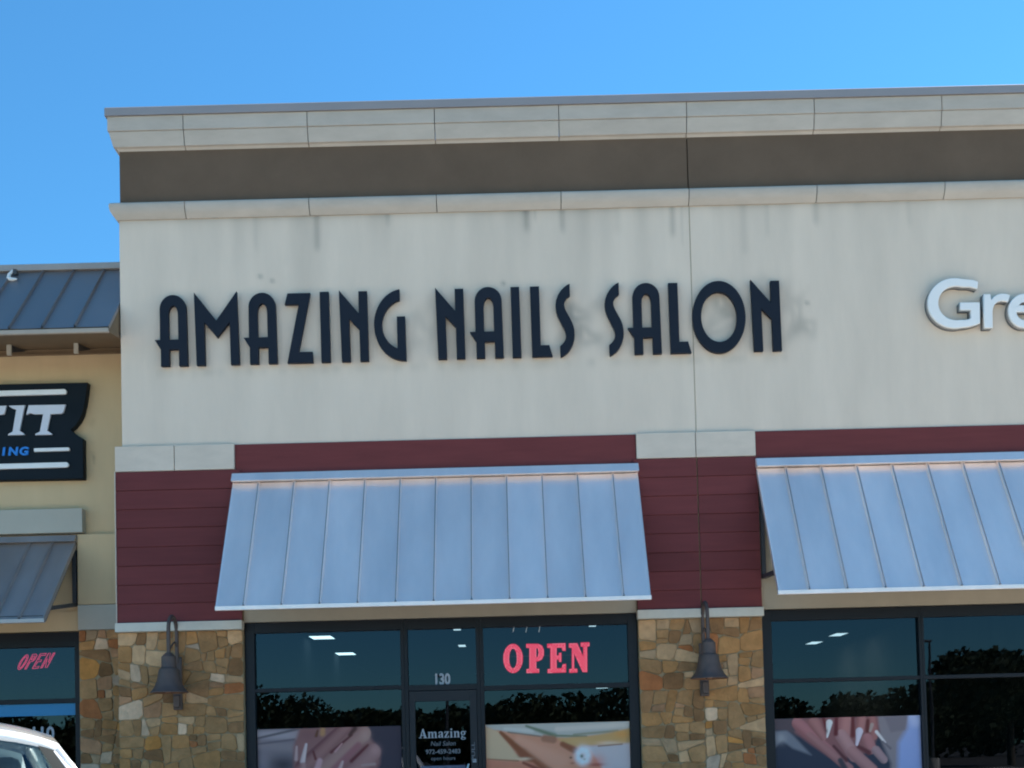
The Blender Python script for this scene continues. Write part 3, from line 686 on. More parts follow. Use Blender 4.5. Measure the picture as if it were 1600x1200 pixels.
# ------------------------------------------------------------------ metal awnings
def awning(label, x0, x1, seams, ytop, ztop, ybot, zbot, m, zflash, flash_top, seam_w=.012, name='window_awning', brackets=(), gapy=0.0):
    root = thing(name, label, 'awning', ((x0 + x1) / 2, ytop, zbot), group='metal awnings over the shop windows')
    d = Vector((0, ybot - ytop, zbot - ztop)); L = d.length; d /= L; nrm = Vector((0, d.z, -d.y)); nrm = nrm if nrm.y < 0 else -nrm
    def P(x, s, h=0.0): q = Vector((x, ytop, ztop)) + d * s + nrm * h; return (q.x, q.y, q.z)
    e = [x0] + list(seams) + [x1]
    for i in range(len(e) - 1):
        a, b = e[i] + (.004 if i else 0), e[i + 1] - .004
        mb = MB(); ny = 7; rows = []
        prof = [(a, .042), (a + .009, .042), (a + .011, .002), (a + (b - a) * .33, random.uniform(-.001, .0022)), (a + (b - a) * .67, random.uniform(-.001, .0022)), (b - .011, .002), (b - .009, .038), (b, .038)]
        if i == 0: prof[0] = (a, .0); prof[1] = (a + .002, .012); prof[2] = (a + .02, .004)
        if i == len(e) - 2: prof[-1] = (b, 0.); prof[-2] = (b - .002, .012); prof[-3] = (b - .02, .004)
        rows = [[P(x, L * j / (ny - 1), h + (random.uniform(-.0006, .0006) if 2 < k < 5 else 0)) for k, (x, h) in enumerate(prof)] for j in range(ny)]
        mb.grid(rows, flip=False)
        part('panel', mb, MT[m], root)
    # flashing at the wall, drip edge at the bottom, steel frame beneath
    mb = MB(); mb.hexa([(x0 - .006, ytop - .088, zflash), (x1 + .006, ytop - .088, zflash), (x1 + .006, ytop + .04, zflash), (x0 - .006, ytop + .04, zflash), (x0 - .006, ytop - .022, flash_top), (x1 + .006, ytop - .022, flash_top), (x1 + .006, ytop + .04, flash_top), (x0 - .006, ytop + .04, flash_top)]); part('flashing', mb, MT[m], root, bevel=.006)
    mb = MB(); mb.box(x0 - .004, x1 + .004, ybot - .012, ybot + .03, zbot - .038, zbot + .014); part('drip_edge', mb, MT[m], root, bevel=.004)
    for sgn, xx in ((1, x0), (-1, x1)):
        mb = MB(); mb.bar(P(xx + sgn * .01, .03, -.025), P(xx + sgn * .01, L - .01, -.025), .018, .04); part('edge_trim', mb, MT[m], root)
    yb = ytop + .035
    xs = brackets or [x0 + .06, x0 + (x1 - x0) / 3, x0 + 2 * (x1 - x0) / 3, x1 - .06]
    for xx in xs:
        mb = MB(); mb.bar(P(xx, .06, -.05), P(xx, L - .04, -.05), .05); mb.bar((xx, yb, ztop - .1), (xx, yb, zbot + .30), .05); mb.bar((xx, yb, zbot + .32), P(xx, L * .82, -.06), .05)
        part('bracket', mb, MT['steel'], root)
    mb = MB(); mb.bar((x0 + .03, ybot + .06, zbot + .03), (x1 - .03, ybot + .06, zbot + .03), .05); part('front_rail', mb, MT['steel'], root)
    return root
AW = dict(ytop=-.075, ztop=4.845, ybot=-1.0, zbot=3.165, zflash=4.855, flash_top=4.968)
awning('silver standing seam awning over the salon door between red siding', -3.425, 1.655, [-3.425 + .33 + .443 * k for k in range(11)], m='metal', **AW)
awning('silver standing seam awning cut by the right frame edge, below white letters', 3.138, 8.2, [3.138 + .36 + .443 * k for k in range(11)], m='metal', **{**AW, 'zbot': 3.185, 'ztop': 4.862, 'zflash': 4.874, 'flash_top': 4.990})

# ------------------------------------------------------------------ lower shop at the left, set back
YN = 0.75
nb = thing('shop_building', 'lower tan stucco shop with blue-grey metal roof, set back at left', 'building', (-9, YN, 0))
def tan_stain(X, Z):
    s = .06 * np.clip(n1(X * 1.2, 4), 0, 1)
    for cx, cz, r_, a in ((-5.47, 5.44, .022, .6), (-5.465, 5.38, .018, .45), (-5.49, 5.50, .03, .25), (-5.50, 5.90, .05, .16), (-5.47, 5.95, .03, .12), (-6.9, 6.6, .05, .2)):
        s = s + a * np.exp(-((X - cx) / r_) ** 2 - ((Z - cz) / r_) ** 2)
    s = s + .25 * np.exp(-(6.84 - Z) / .03) * (Z < 6.84)  # narrow darker line just under the ledge
    return s
wall_panel('wall', -14, -4.836, 3.137, 6.84, YN, MT['tan'], nb, .2, tan_stain, step=.03)
part('upper_wall', MB().box(-14, -4.836, YN + .03, YN + .2, 6.845, 7.9), MT['soffit'], nb)
part('ledge', MB().box(-14, -4.838, YN - .012, YN + .02, 6.826, 6.852), MT['soffit'], nb)
part('side_wall', MB().box(-14.2, -14.003, YN, 24, 0, 7.9), MT['tan'], nb)
part('rear_wall', MB().box(-14, -4.84, 24.0, 24.2, 0, 7.9), MT['tan'], nb)
part('interior_ceiling', MB().box(-13.99, -4.84, YN + .21, 23.98, 4.0, 4.1), MT['interior_dark'], nb)
part('interior_wall', MB().box(-4.90, -4.845, YN + .22, 23.9, 0.004, 3.99), MT['interior'], nb)
part('interior_wall', MB().box(-13.98, -4.91, 23.8, 23.9, 0.004, 3.99), MT['interior'], nb)
part('interior_floor', MB().box(-13.99, -4.84, YN + .21, 23.98, -.1, .001), MT['interior'], nb)
part('roof_deck', MB().box(-14, -4.84, YN + .2, 24.2, 7.901, 8.0), MT['concrete'], nb)
# pier at the joint with the tall block
part('pier', MB().box(-5.664, -4.84, YN - .10, YN - .003, 3.472, 4.40), MT['tan'], nb, bevel=.004)
part('pier_band', MB().box(-5.667, -4.84, YN - .106, YN - .003, 3.137, 3.466), MT['tan2'], nb, bevel=.005)
part('pier_core', MB().box(-5.664, -4.84, YN - .075, YN + .2, 0, 3.135), MT['mortar'], nb)
stonework(-5.662, -4.84, .02, 3.133, YN - .078, nb, 77)
part('fascia_board', MB().box(-14, -5.585, YN - .13, YN - .003, 4.424, 4.742), MT['tan2'], nb, bevel=.005)
part('lintel', MB().box(-14, -5.668, YN - .02, YN - .003, 3.137, 3.40), MT['tan'], nb, bevel=.003)
window(-7.45, -5.668, 0, 3.130, nb, w=(.09, .095), top=.195, bot=.3, trans=(2.192, 2.250), y0=YN + .02)
window(-9.24, -7.455, 0, 3.130, nb, w=(.09, .09), top=.195, bot=.3, trans=(2.192, 2.250), y0=YN + .02)
window(-14, -9.245, 0, 3.130, nb, w=(.09, .09), top=.195, bot=.3, trans=(2.192, 2.250), y0=YN + .02)
# sloping metal roof as parts of the lower shop
RT, RB = Vector((0, YN - .05, 7.945)), Vector((0, -.37, 6.76))
dv = RB - RT; LL = dv.length; dv /= LL; nv = Vector((0, dv.z, -dv.y)); nv = nv if nv.y < 0 else -nv
roof = part('roof', MB().add([(-13.9, RT.y, RT.z - .05), (-4.85, RT.y, RT.z - .05), (-4.85, RB.y, RB.z - .05), (-13.9, RB.y, RB.z - .05), (-13.9, RT.y, RT.z - .012), (-4.85, RT.y, RT.z - .012), (-4.85, RB.y, RB.z - .012), (-13.9, RB.y, RB.z - .012)],
           [(0, 1, 2, 3), (7, 6, 5, 4), (0, 4, 5, 1), (1, 5, 6, 2), (2, 6, 7, 3), (3, 7, 4, 0)]), MT['soffit'], nb, fix=True)
xs = [-4.845] + [-5.265 - .405 * k for k in range(21)]
for i in range(len(xs) - 1):
    b, a = xs[i] - .001, xs[i + 1] + .001
    prof = [(a, .040), (a + .005, .040), (a + .008, .003), (a + (b - a) * .35, random.uniform(0, .003)), (a + (b - a) * .65, random.uniform(0, .003)), (b - .01, .003), (b - .005, .036), (b, .036)]
    if i == 0: prof[-1] = (b, -.03); prof[-2] = (b - .002, .01); prof[-3] = (b - .015, .004)
    mb = MB(); mb.grid([[tuple(Vector((x, RT.y, RT.z)) + dv * (LL * j / 6) + nv * h) for x, h in prof] for j in range(7)])
    part('panel', mb, MT['roofmetal'], roof)
part('ridge_flashing', MB().box(-13.9, -4.842, YN - .10, YN + .25, 7.945, 8.03), mat('ridge_metal', (.36, .32, .30), .55, metal=.2, var=.1), roof, bevel=.006)
part('eave_trim', MB().box(-13.9, -4.85, RB.y - .025, RB.y + .02, RB.z - .075, RB.z - .02), mat('eave_trim_metal', (.40, .33, .27), .6, metal=.1, var=.1), roof, bevel=.006)
part('soffit', MB().add([(-13.9, RB.y + .02, RB.z - .06), (-4.852, RB.y + .02, RB.z - .06), (-4.852, YN + .03, RB.z + .16), (-13.9, YN + .03, RB.z + .16), (-13.9, RB.y + .02, RB.z - .04), (-4.852, RB.y + .02, RB.z - .04), (-4.852, YN + .03, RB.z + .18), (-13.9, YN + .03, RB.z + .18)],
     [(0, 1, 2, 3), (7, 6, 5, 4), (0, 4, 5, 1), (1, 5, 6, 2), (2, 6, 7, 3), (3, 7, 4, 0)]), MT['soffit'], roof, fix=True)
part('gable_end', MB().add([(-4.856, RT.y, RT.z - .02), (-4.856, RB.y, RB.z - .03), (-4.856, RB.y + .02, RB.z - .06), (-4.856, YN + .03, RB.z + .10), (-4.848, RT.y, RT.z - .02), (-4.848, RB.y, RB.z - .03), (-4.848, RB.y + .02, RB.z - .06), (-4.848, YN + .03, RB.z + .10)],
     [(0, 1, 2, 3), (7, 6, 5, 4), (0, 4, 5, 1), (1, 5, 6, 2), (2, 6, 7, 3), (3, 7, 4, 0)]), MT['soffit'], roof, fix=True)
def soffit_bracket(x):
    part('bracket', MB().box(x - .028, x + .028, .33, .365, 6.70, 6.93), MT['tan2'], roof, bevel=.003)
    w = .035
    return part('bracket_brace', MB().add([(x - w / 2, .366, 6.74), (x + w / 2, .366, 6.74), (x + w / 2, YN + .028, 6.90), (x - w / 2, YN + .028, 6.90), (x - w / 2, .366, 6.93), (x + w / 2, .366, 6.93), (x + w / 2, YN + .028, 6.97), (x - w / 2, YN + .028, 6.97)],
           [(0, 3, 2, 1), (4, 5, 6, 7), (0, 1, 5, 4), (1, 2, 6, 5), (2, 3, 7, 6), (3, 0, 4, 7)]), MT['steel'], roof)
for x in (-5.53, -6.40, -7.27, -8.14, -9.01): soffit_bracket(x)
aw = awning('dull grey metal awning beneath the navy sign board at left', -11.0, -5.672, [-11 + .43 * k for k in range(1, 12)] + [-5.975], YN - .11, 4.295, -.40, 3.155, 'awnmetal', 4.300, 4.388, brackets=[-10.5, -8.8, -7.2, -5.712])

# small white floodlight clipped under the ridge
fl = thing('roof_light', 'small white curved fixture clipped below the roof ridge at far left', 'light fixture', (-6.45, .60, 7.78))
mb = MB(); mb.tube([(-6.41, .585, 7.93), (-6.44, .56, 7.90), (-6.475, .54, 7.845), (-6.48, .53, 7.80), (-6.46, .515, 7.775), (-6.42, .51, 7.768), (-6.36, .51, 7.772)], [.016, .018, .022, .026, .028, .024, .010], n=10)
part('arm', mb, MT['white'], fl, smooth=True)
mb = MB(); mb.box(-6.43, -6.38, .54, .60, 7.85, 7.925); part('clip', mb, MT['steel'], fl, bevel=.005)

# ------------------------------------------------------------------ navy letters
UH = .905; ZB = 6.352
def G_A():
    o = [(.008, 0), (.008, .232), (-.075, .372), (0, .372)] + arc(.186, .80, .186, .20, 180, 0, 22)[0:] + [(.384, 0), (.262, 0), (.262, .232), (.128, .232), (.128, 0)]
    h = [(.122, .372)] + arc(.188, .715, .066, .135, 180, 0, 14) + [(.256, .372)]
    return [o, h], .384
def G_M():
    return [[(.012, 0), (-.012, 1.03), (.290, .625), (.575, 1.03), (.600, 0), (.480, 0), (.472, .60), (.300, .385), (.124, .60), (.130, 0)]], .600
def G_N():
    return [[(.012, 0), (-.010, 1.01), (.248, .675), (.248, .985), (.362, .985), (.370, 0), (.256, 0), (.252, .445), (.120, .60), (.128, 0)]], .370
def G_Z():
    return [[(0, 0), (.349, 0), (.342, .15), (.156, .15), (.326, .98), (.016, .98), (-.023, .825), (.167, .825)]], .349
def G_I():
    return [[(.006, 0), (0, .99), (.116, .99), (.124, 0)]], .124
def G_G():
    o = [(.355, 1.005)] + arc(.41, .5, .41, .505, 98, 270, 30) + [(.430, -.005), (.425, .616), (.312, .616), (.312, .165)] + arc(.435, .5, .325, .36, 247, 104, 24) + [(.355, .85)]
    return [o], .43
def G_L():
    return [[(.004, 0), (-.004, .99), (.120, .99), (.124, .16), (.240, .16), (.282, 0)]], .282
def G_S():
    return [[(.196, 1.017), (.155, .997), (.12, .97), (.085, .935), (.06, .90), (.035, .86), (.02, .82), (.007, .785), (.001, .745), (0, .70), (.006, .64), (.018, .59), (.036, .54), (.06, .485), (.085, .43), (.108, .385), (.123, .34), (.129, .30), (.127, .26), (.117, .225), (.10, .195), (.075, .165), (.045, .14), (.05, -.013), (.085, 0), (.12, .025), (.15, .05), (.18, .09), (.205, .135), (.225, .18), (.24, .235), (.246, .29), (.243, .36), (.232, .42), (.213, .48), (.19, .53), (.165, .58), (.14, .63), (.124, .67), (.116, .705), (.116, .74), (.124, .77), (.138, .80), (.16, .825), (.196, .848)]], .246
def G_O():
    return [arc(.368, .495, .368, .508, 0, 360, 56)[:-1], arc(.368, .495, .248, .352, 0, 360, 48)[:-1]], .736
LET = [(G_A, -4.302, -3.964), (G_M, -3.857, -3.313), (G_A, -3.182, -2.837), (G_Z, -2.704, -2.387), (G_I, -2.282, -2.168), (G_N, -2.030, -1.686), (G_G, -1.606, -1.214),
       (G_N, -.817, -.471), (G_A, -.331, .013), (G_I, .125, .234), (G_L, .373, .627), (G_S, .687, .911),
       (G_S, 1.307, 1.529), (G_A, 1.659, 2.002), (G_L, 2.117, 2.374), (G_O, 2.399, 3.068), (G_N, 3.160, 3.512)]
sign = thing('sign_lettering', 'dark navy art deco letters reading AMAZING NAILS SALON on the cream wall', 'sign', (-4.3, 0, ZB), group='raised letters on the cream wall')
for g, x0, x1 in LET:
    lp, w = g(); k = (x1 - x0) / (w - .008) if g is not G_O else (x1 - x0) / w
    loops = [[(x0 + (a - (.008 if g is not G_O else 0)) * k, ZB + b * UH) for a, b in q] for q in lp]
    me = outline_mesh('letter', loops, .050, bev=.004); me.transform(Matrix.Translation((0, -.055, 0)))
    link_mesh('letter', me, MT['navy'], sign)
# white letters at right
sg = thing('sign_lettering', 'white rounded letters reading Gre at the right frame edge', 'sign', (5.35, 0, 6.55), group='raised letters on the cream wall')
def c7(x, y):   # crop pixels -> metres on the wall, with the camera's roll taken out
    return (5.352 + ((x - 385) - (y - 600) * .0255) / 8 * .00802, 6.578 + ((905 - y) - (x - 385) * .0255) / 8 * .00802)
Gl = [(1020, 318), (960, 295)] + [(725 + 340 * math.cos(R(a)), 590 - 320 * math.sin(R(a))) for a in range(75, 286, 7)] + [(900, 890), (980, 868), (1038, 845), (1038, 580), (790, 580), (790, 678), (922, 678), (922, 782), (860, 802)] + [(745 + 228 * math.cos(R(a)), 590 - 216 * math.sin(R(a))) for a in range(282, 69, -7)] + [(920, 385), (1010, 412)]
rl = [(1088, 905), (1084, 475), (1172, 475), (1182, 545), (1215, 505), (1260, 480), (1310, 468), (1365, 470), (1418, 488), (1390, 576), (1350, 564), (1305, 562), (1260, 576), (1225, 605), (1203, 650), (1195, 700), (1196, 905)]
ec, eo = (1600, 688), 208
el = [(ec[0] + eo * math.cos(R(a)), ec[1] - (eo + 10) * math.sin(R(a))) for a in range(-4, 316, 7)] + [(ec[0] + 108 * math.cos(R(a)), ec[1] - 118 * math.sin(R(a))) for a in range(305, 196, -7)] + [(1496, 702)]
eh = [(1700, 628), (1500, 628)] + [(ec[0] + 106 * math.cos(R(a)), ec[1] - 116 * math.sin(R(a))) for a in range(150, 29, -8)]
for lp in ([Gl], [rl], [el, eh]):
    q = [[c7(*k) for k in l] for l in lp]
    me = outline_mesh('letter', q, .07, bev=.008); me.transform(Matrix.Translation((0, -.075, 0)))
    lt = link_mesh('letter', me, MT['white'], sg)
    me = outline_mesh('letter_return', q, .085, bev=.0); me.transform(Matrix.Translation((0, -.0445, 0)))
    link_mesh('letter_return', me, MT['grey_return'], lt)

# ------------------------------------------------------------------ navy board sign on the lower shop
YS = YN - .14
bs = thing('sign_board', 'navy sign board with notched right edge, white FIT letters and pale bars', 'sign', (-7.2, YN, 5.13))
def c2(x, y):   # pixels of the photograph at the board's distance -> metres
    return (-6.638 + (x - (y - 600) * .004) * .00834, 6.412 - (y - 600) * .0085 - x * .000213)
bl = [(-330, 606), (137, 596.5), (135, 612), (132, 630), (128, 646), (123, 656), (115, 666), (109.5, 670), (112, 673), (120, 679), (129, 684.5), (129, 747), (-330, 755)]
me = outline_mesh('board', [[c2(*q) for q in bl]], .11, bev=.004); me.transform(Matrix.Translation((0, YN - .062, 0))); link_mesh('board', me, MT['board'], bs)
def plate(name, loops, m, th=.03, y=YN - .135):
    me = outline_mesh(name, [[c2(*q) for q in l] for l in loops], th, bev=.003); me.transform(Matrix.Translation((0, y, 0))); return link_mesh(name, me, MT[m], bs)
def hbar(x0, x1, y, h):
    s = -.0255
    r_ = h / 2
    return [(x0, y - r_ + x0 * s), (x1 - r_, y - r_ + x1 * s)] + [(x1 - r_ + r_ * math.sin(R(a)), y - r_ * math.cos(R(a)) + x1 * s) for a in range(30, 151, 30)] + [(x1 - r_, y + r_ + x1 * s), (x0, y + r_ + x0 * s)]
plate('bar', [hbar(-300, 105, 614.6, 8)], 'white'); plate('bar', [hbar(-300, 107.5, 729, 8)], 'white'); plate('bar', [hbar(53, 109, 704.6, 5.2)], 'white')
def cc(l): return [(x / 4, 580 + y / 4) for x, y in l]
plate('letter', [cc([(180, 213), (414, 209), (398, 258), (385, 266), (318, 268), (296, 372), (328, 392), (326, 397), (220, 399), (222, 392), (250, 378), (272, 268), (212, 269), (190, 262), (165, 272)])], 'whitegrey')
plate('letter', [cc([(52, 216), (158, 213), (150, 235), (122, 372), (152, 392), (150, 398), (48, 400), (50, 394), (78, 378), (102, 240), (72, 230)])], 'whitegrey')
plate('letter', [cc([(-205, 222), (40, 216), (24, 268), (8, 272), (-80, 276), (-92, 300), (-10, 298), (-22, 342), (-104, 344), (-112, 376), (-84, 398), (-86, 404), (-225, 406), (-223, 400), (-178, 382), (-152, 246), (-186, 236)])], 'whitegrey')
for i, ch in enumerate('ING'):
    me = text_mesh(ch, .145, .02, shear=.12, bold=.006, sx=1.15)
    x_, z_ = c2((4, 19, 36)[i], 711 - i * .3); me.transform(Matrix.Translation((x_, YN - .132, z_))); link_mesh('letter', me, MT['blue'], bs)

# ------------------------------------------------------------------ open signs, numbers, film
osn = thing('open_sign', 'large red LED OPEN sign with block letters behind the salon glass', 'sign', (.44, .24, 2.38))
def c5(x, y):   # crop px -> metres at the sign plane, with the camera's roll taken out
    return (-.100 + ((x - 340) - (y - 604) * .0255) / 4 * .00812, 2.400 + ((604 - y) - (x - 340) * .0255) / 4 * .00812)
def rect(x0, y0, x1, y1): return [(x0, y0), (x1, y0), (x1, y1), (x0, y1)]
OL = {
 'O': [[(402 + 62 * math.cos(R(a)), 512 - 92 * math.sin(R(a))) for a in range(0, 360, 12)], [(402 + 24 * math.cos(R(a)), 512 - 62 * math.sin(R(a))) for a in range(0, 360, 15)]],
 'P': [[(484, 420), (560, 420), (585, 432), (596, 458), (596, 490), (584, 518), (560, 530), (548, 531), (548, 575), (566, 578), (566, 602), (486, 604), (486, 580), (504, 577), (504, 447), (484, 445)], [(548, 448), (548, 505), (558, 500), (562, 476), (558, 452)]],
 'E': [[(616, 420), (732, 416), (733, 464), (712, 464), (706, 444), (676, 445), (676, 494), (688, 492), (690, 476), (706, 476), (706, 534), (690, 534), (688, 520), (676, 520), (676, 574), (706, 573), (714, 548), (735, 546), (735, 600), (618, 604), (618, 580), (636, 577), (636, 447), (616, 445)]],
 'N': [[(752, 418), (806, 416), (842, 500), (842, 440), (826, 437), (826, 412), (882, 410), (882, 435), (868, 438), (868, 598), (838, 598), (786, 482), (786, 574), (806, 577), (806, 600), (754, 603), (754, 579), (770, 576), (770, 446), (752, 444)]],
}
def inside(pt, loops):
    c = False
    for lp in loops:
        for i in range(len(lp)):
            (x1, y1), (x2, y2) = lp[i], lp[(i + 1) % len(lp)]
            if (y1 > pt[1]) != (y2 > pt[1]) and pt[0] < (x2 - x1) * (pt[1] - y1) / (y2 - y1) + x1: c = not c
    return c
for ch, lp in OL.items():
    me = outline_mesh('letter', [[c5(*q) for q in l] for l in lp], .02); me.transform(Matrix.Translation((0, .24, 0)))
    lt = link_mesh('letter', me, MT['led'], osn)
    dots = MB()
    for yy in range(412, 608, 9):
        for xx in range(338, 890, 9):
            if all(inside((xx + a, yy + b), lp) for a, b in ((2, 2), (-2, 2), (2, -2), (-2, -2))) and (not all(inside((xx + a, yy + b), lp) for a, b in ((9, 0), (-9, 0), (0, 9), (0, -9))) or (xx // 9 + yy // 9) % 2):
                X_, Z_ = c5(xx, yy); dots.tube([(X_, .230, Z_), (X_, .2265, Z_)], .0056, n=6)
    d = part('led_dots', dots, MT['leddot'], lt); d['kind'] = 'stuff'
for x_, dz in ((402, 0), (482, 0), (562, 0)):
    a = c5(x_, 355); b = c5(x_ + 12, 296)
    part('hanger_glint', MB().bar((a[0], .079, a[1]), (b[0], .077, b[1]), .026, .006), MT['white'], osn)  # white tabs stand for light caught on the sign's hanging rods
part('power_box', MB().box(c5(1085, 320)[0], c5(1105, 320)[0], .068, .083, c5(0, 322)[1], c5(0, 298)[1]), MT['white'], osn, bevel=.003)
part('backing_bar', MB().box(-.09, .99, .252, .262, 2.60, 2.62), MT['steel'], osn)

on = thing('open_sign', 'thin pink neon OPEN sign with slanted letters in the far left window', 'sign', (-6.34, YN + .14, 2.65))
NX0, NW, NZ0, NHt = -6.595, .50, 2.655, .195
def nst(pts, close=False):
    q = [(NX0 + (a + .22 * b) * NW, YN + .14, NZ0 + b * NHt + (a * NW) * .05) for a, b in pts]
    return q + ([q[0]] if close else [])
NE = {'O': [arc(.085, .5, .085, .5, 0, 360, 18), arc(.085, .5, .048, .40, 0, 360, 14)],
      'P': [[(.235, 0), (.235, 1), (.33, 1), (.37, .9), (.37, .62), (.33, .5), (.275, .5), (.275, 0), (.235, 0)], [(.275, .62), (.275, .88), (.325, .88), (.335, .75), (.325, .62), (.275, .62)]],
      'E': [[(.44, 0), (.44, 1), (.60, 1), (.60, .88), (.48, .88), (.48, .57), (.57, .57), (.57, .45), (.48, .45), (.48, .12), (.60, .12), (.60, 0), (.44, 0)]],
      'N': [[(.66, 0), (.66, 1), (.71, 1), (.79, .35), (.79, 1), (.83, 1), (.83, 0), (.785, 0), (.70, .65), (.70, 0), (.66, 0)]]}
for ch, ls in NE.items():
    mb = MB()
    for l in ls: mb.tube(nst(l), .0042, n=6)
    part('letter', mb, MT['neon'], on, smooth=True)
part('mounting_bar', MB().box(-6.6, -6.07, YN + .155, YN + .163, 2.73, 2.745), MT['steel'], on)
st = tag(part('window_film', MB().box(-7.36, -5.765, YN + .066, YN + .069, 2.030, 2.188), MT['stripe']), 'bright blue film stripe across the far left window', 'window film')
nmb = tag(link_mesh('address_number', text_mesh('110', .25, .003, bold=.007, sx=.86), MT['vinyl']), 'white address number 110 on glass under the blue stripe', 'number')
nmb.location = (-6.222, YN + .066, 1.708)

# ------------------------------------------------------------------ wall lanterns
def wall_lantern(x, label):
    t = thing('wall_lantern', label, 'wall lamp', (x, -.066, 2.22), group='gooseneck lamps on the stone piers')
    yb, yc = -.066, -.44
    mb = MB(); mb.box(x - .055, x + .055, yb - .045, yb, 2.02, 2.68); mb.box(x - .040, x + .040, yb - .10, yb - .045, 2.05, 2.20); part('back_plate', mb, MT['lamp'], t, bevel=.012)
    zt = 3.165; zc = 2.98; rr = abs(yc - yb + .02) / 2; ym = (yc + yb - .04) / 2
    pts = [(x, yb - .035, 2.60), (x, yb - .04, 2.75), (x, yb - .04, 2.92)] + [(x, ym + (yb - .04 - ym) * math.cos(R(a)), 2.98 + .185 * math.sin(R(a))) for a in range(0, 181, 15)] + [(x, yc, 2.92), (x, yc, 2.80), (x, yc, 2.68)]
    mb = MB(); mb.tube(pts, .024, n=12); part('gooseneck', mb, MT['lamp'], t, smooth=True)
    mb = MB(); mb.tube([(x, yb - .04, 2.80), (x, yb - .12, 2.86), (x, yb - .20, 2.83), (x, yc + .03, 2.74)], .011, n=8); part('brace_scroll', mb, MT['lamp'], t, smooth=True)
    prof = [(.0, .49), (.035, .49), (.05, .475), (.066, .462), (.070, .45), (.086, .44), (.089, .32), (.098, .298), (.116, .288), (.124, .262), (.132, .20), (.150, .125), (.180, .062), (.212, .022), (.226, .008), (.226, .0)]
    mb = MB(); mb.lathe((x, yc, 2.215), prof, n=36); part('lamp_shade', mb, MT['lamp'], t, smooth=True)
    mb = MB(); mb.lathe((x, yc, 2.215), [(.0, .28), (.06, .26), (.105, .20), (.14, .11), (.17, .06), (.205, .018), (.222, .001)][::-1], n=36); part('shade_lining', mb, MT['lamp_in'], t, smooth=True)
    mb = MB(); mb.lathe((x, yc, 2.20), [(.0, -.0), (.03, .005), (.044, .03), (.045, .07), (.03, .12), (.025, .2), (0, .2)], n=20); part('bulb', mb, MT['lamp_in'], t, smooth=True)
    return t
l0 = wall_lantern(-4.148, 'dark bronze gooseneck lamp on the stone pier left of the salon window')
copy_tree(l0, (2.402, -.066, 2.225), 'dark bronze gooseneck lamp on the stone pier between the two shopfronts')

# ------------------------------------------------------------------ ceiling lights seen through the glass
def ceiling_light(x, y, w, d, label, z=4.115, mt='lightpanel'):
    t = thing('ceiling_light', label, 'ceiling light', (x, y, z), group='ceiling lights inside the shops')
    mb = MB()
    for a in ((x - w / 2 - .03, x - w / 2, y - d / 2 - .03, y + d / 2 + .03), (x + w / 2, x + w / 2 + .03, y - d / 2 - .03, y + d / 2 + .03), (x - w / 2, x + w / 2, y - d / 2 - .03, y - d / 2), (x - w / 2, x + w / 2, y + d / 2, y + d / 2 + .03)):
        mb.box(a[0], a[1], a[2], a[3], z - .03, z)
    part('frame', mb, MT['interior'], t)
    part('diffuser', MB().box(x - w / 2, x + w / 2, y - d / 2, y + d / 2, z - .022, z - .004), MT[mt], t)
    return t
def at_ceiling(px, py, z=4.1):
    k = (u * ((1113 - py) / 1750) + r * ((px - 800) / 1750) + f); tt = (z - 1.4) / k.z
    return k.x * tt, -14 + k.y * tt
for px, py, w, d, lab, mt in (
    (503, 995.5, .50, .75, 'bright square ceiling light, larger one in the left salon window', 'lightpanel'),
    (540, 1021, .48, .75, 'bright ceiling light, lower one in the left salon window', 'lightpanel'),
    (714, 982.5, .16, .5, 'tiny bright ceiling spot above the salon door', 'lightpanel_dim'),
    (722, 1008.5, .18, .6, 'faint ceiling spot near the address number over the door', 'lightpanel_dim'),
    (926, 977, .16, .4, 'tiny ceiling spot just above the red OPEN sign', 'lightpanel_dim'),
    (1272, 1004, .32, .8, 'pale ceiling light, left one of the pair in the next shop', 'lightpanel_dim'),
    (1310, 991, .32, .8, 'pale ceiling light, right one of the pair in the next shop', 'lightpanel_dim'),
    (1542, 957.5, .27, .5, 'white ceiling light at the top of the far right pane', 'lightpanel'),
    (1496, 972, .25, .5, 'white ceiling light beside the mullion in the far right pane', 'lightpanel')):
    X_, Y_ = at_ceiling(px, py); ceiling_light(X_, Y_, w, d, lab, mt=mt)
pl = thing('pendant_light', 'short white pendant light below the red OPEN sign', 'light fixture', (.93, 8, 2.6), group='ceiling lights inside the shops')
part('diffuser', MB().box(1.66, 1.90, 7.9, 8.0, 2.595, 2.64), MT['lightpanel'], pl, bevel=.01)
part('cord', MB().tube([(1.78, 7.95, 2.64), (1.78, 7.95, 4.11)], .006, n=6), MT['steel'], pl)

